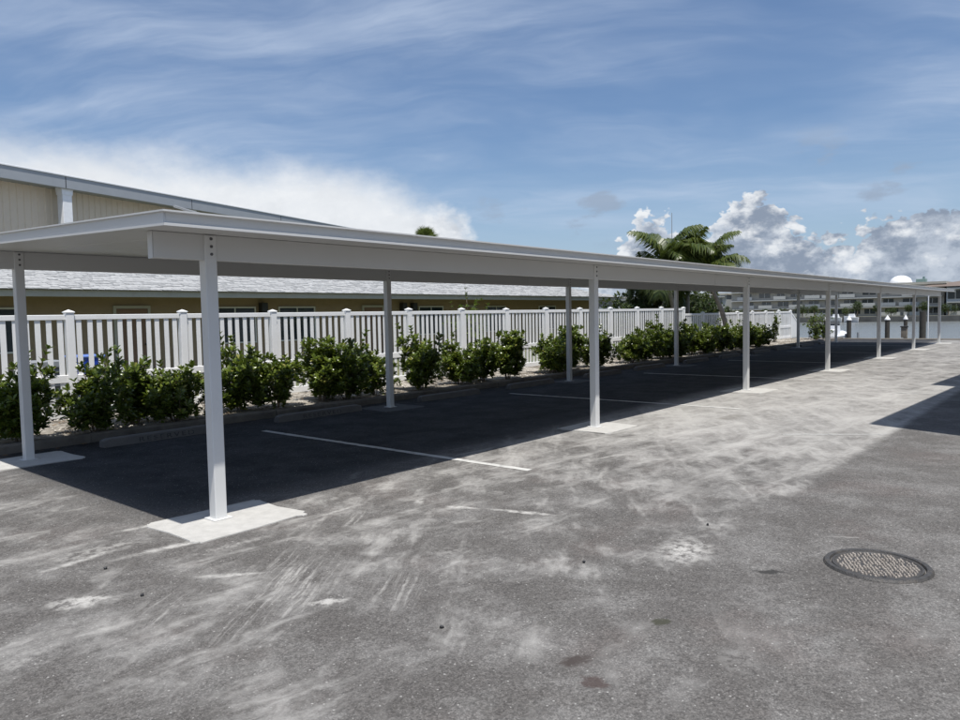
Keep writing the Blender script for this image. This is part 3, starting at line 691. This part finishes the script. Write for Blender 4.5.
def palm(loc, h, lean, nf, seed, label, fs=1.0, rr_=.10, group=None, low=.0):
    r2 = random.Random(seed); o = empty('palm_tree', loc, label, 'palm', group)
    N = 14; pth = []; rd = []
    for i in range(N+1):
        t_ = i/N; pth.append((lean[0]*t_*t_, lean[1]*t_*t_, h*t_-.05)); rd.append(rr_*(1.25-.45*t_)*(1+.05*(i % 2)))
    link('trunk', MB().tube(pth, rd, 9).mesh('trunk', 'palm_trunk', smooth=True), o)
    top_ = Vector((lean[0], lean[1], h-.05))
    link('crownshaft', MB().tube([top_-Vector((0, 0, .05)), top_+Vector((0, 0, .3)), top_+Vector((0, 0, .55))], [rr_*.95, rr_*1.05, rr_*.4], 9).mesh('crownshaft', 'crownshaft', smooth=True), o)
    for i in range(nf):
        f = link('frond', FR[r2.choice((0, 1, 2, 3)) if low == 0 else (0, 1, 3, 3)[i % 4]], o, tuple(top_+Vector((0, 0, .28+r2.uniform(-.1, .12)))))
        f.rotation_euler = (r2.uniform(-.15, .15), r2.uniform(-.25, .3), i*2.399+r2.uniform(-.3, .3)); q = fs*r2.uniform(.8, 1.12); f.scale = (q, q, q)
    return o
palm((28.6, 6.95, .07), 3.0, (-1.2, .5, 0), 20, 5, 'feathery palm rooted in the bed before the fence, trunk leaning', 1.0, .10)
palm((26.6, 8.4, 0), 3.15, (-.5, .3, 0), 24, 6, 'bushy palm behind the fence with fronds arching above the carport roof', 1.12, .10)
palm((28.9, 9.0, 0), 3.4, (.5, .2, 0), 22, 8, 'upright palm in the clump behind the fence with a raised straight frond', 1.1, .10)
palm((28.2, 9.9, 0), 2.4, (-.6, .2, 0), 20, 9, 'short palm in the clump behind the fence with drooping side fronds', 1.0, .09)
# dense undergrowth below the palm crowns
for j, (x, y, sx, hh, lb) in enumerate(((25.6, 10.4, 1.6, 2.7, 'dark dense bush in the shade behind the short palm'), (28.6, 10.8, 1.9, 3.1, 'dark dense bush directly behind the palm clump'),
        (32.0, 11.0, 2.0, 3.1, 'dark dense bush behind the fence past the palm clump'), (35.4, 11.2, 1.8, 3.0, 'dark dense bush in front of the grey far condominium'))):
    f_, s_ = shrub_mesh(50+j, sx, 1.3, hh, 800, 'tree_leaf', 12, .16)
    o = empty('bush', (x, y, 0), lb, 'bush'); link('foliage', f_, o); link('stem', s_, o)
# distant fan palm whose crown shows over the roof line
def fan_palm(loc, h, label):
    r2 = random.Random(77); o = empty('palm_tree', loc, label, 'palm')
    link('trunk', MB().tube([(0, 0, -.05), (.1, 0, h*.5), (0, .1, h)], [.22, .17, .16], 9).mesh('trunk', 'palm_trunk'), o)
    mb = MB()
    for i in range(14):
        a = i*.449; w = Vector((math.cos(a), math.sin(a), 0)); sv = Vector((0, 0, 1))
    for v_ in range(2):
        fm = MB()
        for q in range(15):
            th = (q-7)*.17; dr = Vector((math.cos(th), math.sin(th), .12*math.cos(th*2)))
            b = Vector((.55, 0, 0)); side = Vector((-math.sin(th), math.cos(th), 0))*.028; e_ = b+dr*(.85-.06*abs(q-7)*.5) - Vector((0, 0, .10+.06*v_)); m1 = b + dr*.45; k_ = len(fm.v)
            fm.v += [tuple(b), tuple(m1+side), tuple(e_), tuple(m1-side)]; fm.f.append((k_, k_+1, k_+2, k_+3))
        fm.tube([(0, 0, 0), (.55, 0, 0)], [.02, .015], 4, False)
        if v_ == 0: fa = fm.mesh('frond', 'palm_leaf')
        else: fb = fm.mesh('frond', 'palm_leaf')
    for i in range(34):
        f = link('frond', (fa, fb)[i % 2], o, (0, .1, h+.05)); f.rotation_euler = (r2.uniform(-.4, .4), -r2.uniform(-.35, 1.35), i*2.399)
    return o
fan_palm((39.4, 36, 0), 7.7, 'distant fan palm whose round crown just clears the carport roof')

# ================================================================== LOW BUILDING BEHIND THE FENCE
EY, EZ0, EZ1 = 15.0, 2.36, 2.56
HX0, HX1 = -26.0, 33.4; HD = 10.5; pitch_ = .27
hb = empty('house', (3, 16.2, 0), 'long low tan house with pale shingle hip roof behind the fence', 'house')
ry = EY+HD/2; rz = EZ1+pitch_*HD/2
part('wall', MB().box(HX0+1.2, HX1-1.2, EY+1.2, EY+HD-1.2, -.3, EZ0+.06), 'stucco_tan', hb)
part('soffit', MB().box(HX0+.05, HX1-.05, EY+.05, EY+HD-.05, EZ0+.065, EZ0+.10), 'trim_cream', hb)
part('fascia', MB().box(HX0, HX1, EY-.01, EY+.04, EZ0, EZ1-.02, .006), 'trim_cream', hb)
part('fascia', MB().box(HX1-.04, HX1+.01, EY+.045, EY+HD, EZ0, EZ1-.02, .006), 'trim_cream', hb)
rf = part('roof', MB().poly([(HX0, EY-.08, EZ1-.02), (HX1+.08, EY-.08, EZ1-.02), (HX1-HD/2, ry, rz), (HX0+HD/2, ry, rz)])
     .poly([(HX1+.08, EY-.08, EZ1-.02), (HX1+.08, EY+HD+.08, EZ1-.02), (HX1-HD/2, ry, rz)])
     .poly([(HX1+.08, EY+HD+.08, EZ1-.02), (HX0, EY+HD+.08, EZ1-.02), (HX0+HD/2, ry, rz), (HX1-HD/2, ry, rz)])
     .poly([(HX0, EY+HD+.08, EZ1-.02), (HX0, EY-.08, EZ1-.02), (HX0+HD/2, ry, rz)]), 'shingle', hb)
r2 = random.Random(9); mb = MB(); exp_ = .17
for c in range(28):                                          # shingle courses, tab by tab
    y0 = EY-.10+c*exp_; z0 = EZ1-.015+c*exp_*pitch_; lim = (c*exp_)
    x = -6 + r2.uniform(0, .3)
    while x < HX1-lim-.3:
        w = r2.choice((.17, .22, .30, .34)); dz = r2.choice((.006, .012, .024)); yy = y0 - r2.uniform(0, .03)
        i = len(mb.v); y1 = yy+exp_*1.35; z1 = z0+exp_*1.35*pitch_
        mb.v += [(x, yy, z0+.004), (x+w-.008, yy, z0+.004), (x+w-.008, yy, z0+.010+dz), (x, yy, z0+.010+dz), (x+w-.008, y1, z1+.004), (x, y1, z1+.004)]
        mb.f += [(i, i+1, i+2, i+3), (i+3, i+2, i+4, i+5), (i, i+3, i+5), (i+1, i+4, i+2)]; x += w
sh = link('shingles', mb.mesh('shingles', 'shingle', wpos(rf)), rf); sh['kind'] = 'stuff'
WY = EY+1.2
def window(parent, x0, x1, z0, z1, y, gm='glass', fm='window_frame', t_=.05, mull=True):
    w_ = part('window', MB().box(x0, x1, y-.03, y-.004, z0, z1), gm, parent)
    f = MB().box(x0-t_, x0-.001, y-.05, y-.002, z0-t_, z1+t_).box(x1+.001, x1+t_, y-.05, y-.002, z0-t_, z1+t_).box(x0, x1, y-.05, y-.002, z1+.001, z1+t_).box(x0, x1, y-.05, y-.002, z0-t_, z0-.001)
    if mull: f.box((x0+x1)/2-.02, (x0+x1)/2+.02, y-.045, y-.031, z0, z1)
    part('frame', f, fm, w_); return w_
for (a, b) in ((-1.9, -.4), (2.2, 3.6), (9.3, 10.75), (11.75, 13.2), (18.6, 20.0), (23.0, 24.4), (27.2, 28.6)): window(hb, a, b, .95, 2.06, WY)
for (a, b) in ((6.2, 7.12), (15.55, 16.5), (21.2, 22.1)):
    dr_ = part('door', MB().box(a, b, WY-.05, WY-.004, 0, 2.06, .006), 'door_brown', hb)
    part('frame', MB().box(a-.08, a-.002, WY-.07, WY-.002, 0, 2.15).box(b+.002, b+.08, WY-.07, WY-.002, 0, 2.15).box(a, b, WY-.07, WY-.002, 2.064, 2.15), 'trim_cream', dr_)
    part('handle', MB().tube([(b-.1, WY-.05, 1.0), (b-.1, WY-.10, 1.0)], [.03, .03], 8), 'dark_metal', dr_)
for x in (11.05, 17.6, 18.2): part('wall_lamp', MB().box(x-.12, x+.12, WY-.22, WY-.005, 1.86, 2.24, .01), 'dark_metal', hb)

# ================================================================== TALL METAL BUILDING
A_ = rad(16.8); hbx, hby = 7.7, 30.06
tb = empty('metal_building', (hbx, hby, 0), 'tall tan corrugated metal building with grey eave and white downspouts', 'building', None, A_)
mb = MB(); x = -22.0; nper = 0
prof = []
while x < 34.0:
    prof += [(x, 1.0), (x+.20, 1.0), (x+.23, .955), (x+.30, .955), (x+.33, 1.0)]; x += .33
for (a, b) in prof: mb.v += [(a, b, -.3), (a, b, 7.96)]
for i in range(len(prof)-1): mb.f.append((2*i, 2*i+2, 2*i+3, 2*i+1))
link('siding', mb.mesh('siding', 'metal_siding'), tb)
link('wall', MB().box(-22, 34, 1.02, 25, -.3, 7.95).mesh('wall', 'metal_siding'), tb)
link('eave_fascia', MB().box(-22.4, 34.4, -.02, .10, 7.88, 8.50, .02).mesh('eave_fascia', 'fascia_grey'), tb)
link('soffit', MB().box(-22.4, 34.4, .11, 1.3, 7.955, 7.99).mesh('soffit', 'fascia_grey'), tb)
link('roof', MB().poly([(-22.4, .10, 8.46), (34.4, .10, 8.46), (34.4, 25.4, 8.9), (-22.4, 25.4, 8.9)]).mesh('roof', 'flat_roof'), tb)
link('gutter_lip', MB().box(-22.4, 34.4, -.06, -.025, 8.44, 8.51, .01).mesh('gutter_lip', 'white_metal'), tb)
for k_ in range(-3, 5):
    x = 3.15+k_*7.65
    if x > 33: continue
    q = link('downspout', MB().box(x-.24, x+.24, .12, .50, 0, 7.86, .015).mesh('downspout', 'white_metal'), tb)
    link('leader_box', MB().prism([(x-.26, 7.62), (x+.26, 7.62), (x+.30, 7.94), (x-.30, 7.94)], .10, .52, 'y').mesh('leader_box', 'white_metal'), q)
for k_ in range(-3, 5):
    x = 3.0+k_*7.65
    link('fascia_joint', MB().box(x-.02, x+.02, -.024, -.0205, 7.9, 8.42).mesh('fascia_joint', 'dark_metal'), tb)

# ================================================================== THINGS BEHIND THE FENCE
o = empty('recycling_bin', (2.72, 9.55, 0), 'blue plastic bin standing behind the fence pickets', 'bin')
body = MB(); body.v = [(-.20, -.2, .02), (.20, -.2, .02), (.20, .2, .02), (-.20, .2, .02), (-.26, -.26, .98), (.26, -.26, .98), (.26, .26, .98), (-.26, .26, .98)]
body.f = [(3, 2, 1, 0), (4, 5, 6, 7), (0, 1, 5, 4), (1, 2, 6, 5), (2, 3, 7, 6), (3, 0, 4, 7)]
link('body', body.mesh('body', 'bin_blue'), o); link('lid', MB().box(-.28, .28, -.28, .28, .982, 1.04, .02).mesh('lid', 'bin_lid'), o)
for s_ in (-1, 1): link('wheel', MB().tube([(s_*.2, .22, .1), (s_*.25, .22, .1)], [.1, .1], 12).mesh('wheel', 'dark_metal'), o)
o = empty('air_conditioner', (2.05, 10.0, 0), 'grey air conditioning unit glimpsed behind the fence beside the bin', 'air conditioner')
link('cabinet', MB().box(-.34, .34, -.34, .34, .08, .95, .015).mesh('cabinet', 'grey_plastic'), o)
link('base', MB().box(-.42, .42, -.42, .42, -.01, .078).mesh('base', 'kerb_concrete'), o)
for q in range(8): link('grille_slat', MB().box(-.30, .30, -.352, -.3405, .16+q*.09, .2+q*.09).mesh('grille_slat', 'dark_metal'), o)

# ================================================================== MANHOLE
mh = empty('manhole', (1.98, -4.52, 0), 'round cast iron manhole cover with raised studs set in the asphalt', 'manhole'); mh.scale = (.69, .69, 1)
link('frame', MB().lathe([(.392, -.02), (.392, .004), (.400, .016), (.44, .016), (.456, .002), (.452, -.02)], seg=48).mesh('frame', 'iron'), mh)
link('cover', MB().lathe([(0.001, .004), (.352, .004), (.360, .010), (.380, .010), (.384, -.015)], seg=48).mesh('cover', 'iron'), mh)
mb = MB(); r2 = random.Random(4)
for i in range(-10, 11):
    for j in range(-10, 11):
        x, y = i*.036+r2.uniform(-.004, .004), j*.036 + (i % 2)*.018+r2.uniform(-.004, .004)
        if x*x+y*y < .335**2 and r2.random() > .10:
            k_ = r2.uniform(.013, .020); h = r2.uniform(.009, .0145)
            q = len(mb.v); mb.v += [(x-k_, y, .0035), (x, y-k_*.7, .0035), (x+k_, y, .0035), (x, y+k_*.7, .0035), (x-k_*.7, y, h), (x, y-k_*.5, h), (x+k_*.7, y, h), (x, y+k_*.5, h)]
            mb.f += [(q+a, q+b, q+4+b, q+4+a) for a, b in ((0, 1), (1, 2), (2, 3), (3, 0))] + [(q+4, q+5, q+6, q+7)]
st_ = link('studs', mb.mesh('studs', 'iron_stud'), mh); st_['kind'] = 'stuff'
for a in (0.4, 3.54): link('pick_hole', MB().box(.31*math.cos(a)-.03, .31*math.cos(a)+.03, .31*math.sin(a)-.012, .31*math.sin(a)+.012, .0065, .0078).mesh('pick_hole', 'dark_metal'), mh)
# loose stones
for i, (x, y) in enumerate(((-1.13, -.52), (-1.2, -1.2), (-.42, -2.95), (2.2, -3.3), (.9, -3.0))):
    r2 = random.Random(i); mb = MB(); bm = bmesh.new(); bmesh.ops.create_icosphere(bm, subdivisions=1, radius=.012)
    for v_ in bm.verts: v_.co *= r2.uniform(.7, 1.3)
    bm.verts.index_update(); mb.v = [tuple(v_.co) for v_ in bm.verts]; mb.f = [tuple(w.index for w in f.verts) for f in bm.faces]; bm.free()
    o = link('stone', mb.mesh('stone', 'dark_metal'), None, (x, y, .008)); o['label'] = 'tiny dark stone lying loose on the pale asphalt'; o['category'] = 'stone'; o['group'] = 'loose stones on the asphalt'

# ================================================================== BUILDINGS RIGHT OF THE LOT (cast the shadow on the lane)
def side_building(name, plan, y_back, h, label, over=.45):
    (xa, ya), (xb, yb) = plan; o = empty(name, (xa, ya, 0), label, 'building')
    part('roof', MB().poly([(xa, ya, h), (xb, yb, h), (xb, y_back, h), (xa-.44, ya-1.1, h), (xa-.44, y_back, h)][:3] + [(xa-.44, y_back, h), (xa-.44, ya-1.1, h)])
         .poly([(xa, ya, h+.22), (xb, yb, h+.22), (xb, y_back, h+.22), (xa-.44, y_back, h+.22), (xa-.44, ya-1.1, h+.22)])
         .quad((xa, ya, h), (xb, yb, h), (xb, yb, h+.22), (xa, ya, h+.22)).quad((xb, yb, h), (xb, y_back, h), (xb, y_back, h+.22), (xb, yb, h+.22))
         .quad((xa-.44, ya-1.1, h), (xa, ya, h), (xa, ya, h+.22), (xa-.44, ya-1.1, h+.22)).quad((xa-.44, y_back, h), (xa-.44, ya-1.1, h), (xa-.44, ya-1.1, h+.22), (xa-.44, y_back, h+.22))
         .quad((xb, y_back, h), (xa-.44, y_back, h), (xa-.44, y_back, h+.22), (xb, y_back, h+.22)), 'trim_cream', o)
    y = min(ya, yb)-over
    part('wall', MB().box(xa+.3, xb-over, y_back+.5, y-.7, -.3, h-.004), 'bldg_wall', o)
    for z in (.9, 3.3):
        q = xa+1.4
        while q < xb-2.2: 
            w_ = part('window', MB().box(q, q+1.2, y-.695, y-.67, z, z+1.2), 'glass', o)
            part('frame', MB().box(q-.06, q-.001, y-.695, y-.65, z-.06, z+1.26).box(q+1.201, q+1.26, y-.695, y-.65, z-.06, z+1.26).box(q, q+1.2, y-.695, y-.65, z+1.201, z+1.26), 'window_frame', w_); q += 2.3
    return o
side_building('apartment_block', ((7.50, -4.60), (13.92, -4.84)), -16.0, 5.0, 'two storey cream apartment block whose flat eave shades the lane')
side_building('apartment_block', ((14.02, -4.38), (24.0, -4.9)), -16.0, 5.04, 'second cream apartment block beyond the gap, its eave jutting further out')

# ================================================================== CANAL EDGE
def piling(x, y, zt, r_, label, cap_=True, grp='mooring pilings along the seawall'):
    o = empty('piling', (x, y, -.9), label, 'piling', grp)
    link('post', MB().tube([(0, 0, -1.5), (0, 0, zt+.9)], [r_, r_*.95], 12).mesh('post', 'piling'), o)
    if cap_: link('cap', MB().lathe([(r_*1.12, 0), (r_*1.1, .05), (.001, .28)], (0, 0, zt+.9), 14).mesh('cap', 'dome_white'), o)
for (x, y) in ((43.0, 5.5), (43.0, 3.52), (43.0, 6.75)): piling(x, y, .98, .13, 'dark mooring piling with a white cone cap standing in the canal')
piling(42.6, 2.55, 1.0, .10, 'slim piling with a small white cap beside the dock pedestal', True, None)
piling(43.0, 1.80, 1.42, .17, 'thick tall uncapped dark piling in the canal', False, None)
o = empty('dock_pedestal', (41.0, 2.32, .06), 'weathered dock power pedestal on the seawall', 'dock pedestal')
link('box', MB().box(-.12, .12, -.14, .14, 0, .55, .015).mesh('box', 'plank'), o); link('hood', MB().box(-.15, .15, -.17, .17, .552, .62, .01).mesh('hood', 'dark_metal'), o)
o = link('mooring_pole', MB().tube([(41.0, 1.24, -.9), (41.0, 1.24, 2.28)], [.032, .028], 10).mesh('mooring_pole', 'white_metal')); o['label'] = 'thin white pole rising at the canal edge before the far condos'; o['category'] = 'pole'
dk_ = empty('dock', (41.5, 4.3, -.2), 'narrow wooden dock walkway along the seawall', 'dock')
for q in range(40): link('plank', MB().box(0, 1.0, .005, .145, 0, .035, .003).mesh('plank', 'plank'), dk_, (-1.1+.02, -1.5+q*.15, 0)) if q == 0 else link('plank', bpy.data.meshes['plank'], dk_, (-1.1+.02, -1.5+q*.15, 0))
link('beam', MB().box(-1.0, -.9, -1.5, 4.5, -.2, -.005).mesh('beam', 'piling'), dk_); link('beam', MB().box(-.3, -.2, -1.5, 4.5, -.2, -.005).mesh('beam', 'piling'), dk_)
# small runabout on a lift
bo = empty('boat', (44.6, 6.7, -.5), 'small white runabout on a lift beyond the seawall', 'boat')
hull = MB(); secs = [(-1.9, .62, .55), (-.8, .74, .58), (.4, .72, .62), (1.4, .48, .70), (2.1, .04, .80)]
for (x_, hw, zt) in secs: hull.v += [(x_*.85, -hw, zt), (x_*.85, -hw*.75, .18), (x_*.85, 0, .05), (x_*.85, hw*.75, .18), (x_*.85, hw, zt)]
for i in range(4):
    for j in range(4): a = i*5+j; hull.f.append((a, a+1, a+6, a+5))
hull.f += [(4, 3, 2, 1, 0)]
link('hull', hull.mesh('hull', 'boat_white'), bo)
dkm = MB()
for i in range(4): a = secs[i]; b = secs[i+1]; dkm.quad((a[0]*.85, -a[1], a[2]), (b[0]*.85, -b[1], b[2]), (b[0]*.85, b[1], b[2]), (a[0]*.85, a[1], a[2]))
link('deck', dkm.mesh('deck', 'boat_white'), bo)
link('console', MB().prism([(-.35, .58), (.25, .58), (.1, 1.15), (-.3, 1.15)], -.3, .3, 'y').mesh('console', 'boat_white'), bo)
link('windscreen', MB().prism([(.05, 1.152), (.12, 1.152), (-.05, 1.42), (-.09, 1.42)], -.29, .29, 'y').mesh('windscreen', 'glass'), bo)
link('outboard', MB().box(-2.0, -1.66, -.16, .16, .45, 1.1, .05).mesh('outboard', 'dark_metal'), bo)
link('seat', MB().box(-1.3, -.8, -.42, .42, .57, .95, .05).mesh('seat', 'boat_white'), bo)
lf = empty('boat_lift', (44.6, 6.7, -.9), 'grey boat lift cradle holding the white runabout', 'boat lift')
for s_ in (-1, 1):
    link('bunk', MB().box(-1.5, 1.5, s_*.42-.06, s_*.42+.06, .42, .55, .01).mesh('bunk', 'grey_plastic'), lf)
    for t_ in (-1, 1): link('post', MB().tube([(t_*1.4, s_*1.0, -1.5), (t_*1.4, s_*1.0, 1.1)], [.07, .07], 8).mesh('post', 'grey_plastic'), lf)
    link('cross_beam', MB().box(s_*1.1-.06, s_*1.1+.06, -1.0, 1.0, .30, .415, .01).mesh('cross_beam', 'grey_plastic'), lf)

# ================================================================== FAR SHORE
def condo(x, y0, y1, z1, wm, label, floors, bay, flat=True, wseed=0):
    r2 = random.Random(wseed); o = empty('condominium', (x, (y0+y1)/2, .1), label, 'building')
    part('wall', MB().box(x, x+14, y0, y1, .1, z1), wm, o)
    fh = (z1-.4)/floors
    for f in range(floors):
        z = .1+f*fh
        part('floor_band', MB().box(x-.9, x-.01, y0+.2, y1-.2, z+fh-.22, z+fh-.02), 'condo_rail', o)
        y = y0+1.0
        while y < y1-2.4:
            w = r2.uniform(1.5, 2.5); w_ = part('window', MB().box(x-.06, x-.004, y, y+w, z+.5, z+fh-.45), 'glass_far', o)
            part('frame', MB().box(x-.10, x-.061, y+w/2-.05, y+w/2+.05, z+.5, z+fh-.45), 'condo_rail', w_)
            if r2.random() < .6:
                part('railing', MB().box(x-.92, x-.905, y-.5, y+w+.5, z+.05, z+.75), 'condo_rail' if r2.random() < .6 else 'fascia_grey', o)
            y += w + r2.uniform(.8, bay)
    return o
c1 = condo(160, 17.0, 58.0, 6.1, 'condo_wall', 'long tan balconied condominium across the canal', 3, 2.0, wseed=1)
part('parapet', MB().box(159.6, 174.3, 16.7, 58.3, 6.1, 6.55), 'trim_cream', c1)
c2 = condo(158, -16.0, 16.4, 5.5, 'condo_blue', 'blue-grey condominium with brown hip roof across the canal', 2, 2.6, wseed=2)
part('roof', MB().poly([(157, -16.8, 5.5), (157, 21.6, 5.5), (164, 15.0, 6.6), (164, -10, 7.3)]).poly([(157, 21.6, 5.5), (173, 21.6, 5.5), (164, 15.0, 6.6)]).poly([(173, 21.6, 5.5), (173, -16.8, 5.5), (164, -10, 7.3), (164, 15, 6.6)]).poly([(173, -16.8, 5.5), (157, -16.8, 5.5), (164, -10, 7.3)]).poly([(157, -16.8, 5.5), (173, -16.8, 5.5), (173, 21.6, 5.5), (157, 21.6, 5.5)]), 'roof_brown', c2)
c3 = condo(162, 60.0, 100.0, 5.4, 'condo_blue', 'grey condominium with teal windows beyond the fence end', 2, 1.6, wseed=3)
part('parapet', MB().box(161.6, 176.3, 59.7, 100.3, 5.4, 5.8), 'trim_cream', c3)
dm = empty('dome', (166, 25.4, 6.35), 'white domed rooftop canopy above the far condominium', 'dome')
link('shell', MB().lathe([(2.05, .35), (2.0, .6), (1.7, 1.2), (1.15, 1.6), (.5, 1.82), (.001, 1.86)], seg=28).mesh('shell', 'dome_white', smooth=True), dm)
for q in range(8): a = q*math.pi/4; link('column', MB().tube([(1.8*math.cos(a), 1.8*math.sin(a), 0), (1.8*math.cos(a), 1.8*math.sin(a), .5)], [.15, .15], 8).mesh('column', 'fascia_grey'), dm)
tw = empty('roof_turret', (165, 21.6, 6.0), 'small teal roof turret beside the white dome', 'turret')
link('base', MB().box(-.8, .8, -.85, .85, 0, 1.3, .03).mesh('base', 'roof_teal'), tw); link('finial', MB().box(-.2, .2, -.55, -.2, 1.3, 1.75).mesh('finial', 'roof_teal'), tw)
o = link('antenna_mast', MB().tube([(92.2, 40, 0), (92.2, 40, 15.4)], [.12, .05], 6).mesh('antenna_mast', 'fascia_grey')); o['label'] = 'thin antenna mast rising behind the palm crowns'; o['category'] = 'mast'
# trees along the far bank
def tree_mesh(seed, r_, h, nl):
    r2 = random.Random(seed); fol = MB(); lob = [(Vector((r2.uniform(-.6, .6)*r_, r2.uniform(-.6, .6)*r_, h*r2.uniform(.45, .85))), r_*r2.uniform(.35, .6)) for _ in range(9)]
    for i in range(nl):
        c, q = r2.choice(lob); v_ = Vector((r2.gauss(0, 1), r2.gauss(0, 1), r2.gauss(0, 1))).normalized(); p = c + v_*q*r2.uniform(.6, 1.05)
        leaf(fol, p, Vector((r2.uniform(-1, 1), r2.uniform(-1, 1), r2.uniform(-.6, .5))), v_, .30, .16)
    tr = MB().tube([(0, 0, -.1), (.05, 0, h*.4), (0, .05, h*.7)], [.14, .10, .05], 7)
    for c, q in lob[:6]: tr.tube([(0, 0, h*.38), tuple(c)], [.06, .025], 5, False)
    return fol.mesh('crown', 'tree_leaf'), tr.mesh('trunk', 'bark')
TV = [tree_mesh(61, 1.6, 3.8, 700), tree_mesh(62, 1.3, 3.2, 600), tree_mesh(63, 2.0, 2.6, 800)]
for i, y in enumerate((62, 57, 53.5, 49, 45, 41.5, 38.8, 36.5, 33, 30.6, 27.5, 24.8, 22.2, 19.4, 15.8, 9, 2)):
    a = TV[i % 3]; o = empty('tree', (153.5+(i*1.7) % 3, y, .1), 'small dark green tree on the far bank before the condominiums', 'tree', 'trees along the far bank', i*1.3)
    q = (.62, .85, .7, .55)[i % 4]; o.scale = (q, q, q); link('crown', a[0], o); link('trunk', a[1], o)
# white boats along the far seawall
for i, (y, ln) in enumerate(((33.0, 5), (30.2, 5.5))):
    o = empty('boat', (147.5, y, -.9), 'white covered boat moored along the far seawall', 'boat', 'boats moored on the far bank')
    h_ = MB(); 
    for (yy, hw, z) in ((-ln/2*.45, .5, .9), (0, .9, 1.0), (ln/2*.45, .1, 1.2)): h_.v += [(-hw, yy, z), (0, yy, 0), (hw, yy, z)]
    h_.f = [(0, 1, 4, 3), (1, 2, 5, 4), (3, 4, 7, 6), (4, 5, 8, 7), (0, 3, 5, 2), (3, 6, 8, 5), (0, 2, 1)]
    link('hull', h_.mesh('hull', 'boat_white'), o); link('cabin', MB().prism([(-.7, .9), (.5, .9), (.3, 1.6), (-.5, 1.6)], -.4, .4, 'x').mesh('cabin', 'boat_white'), o)
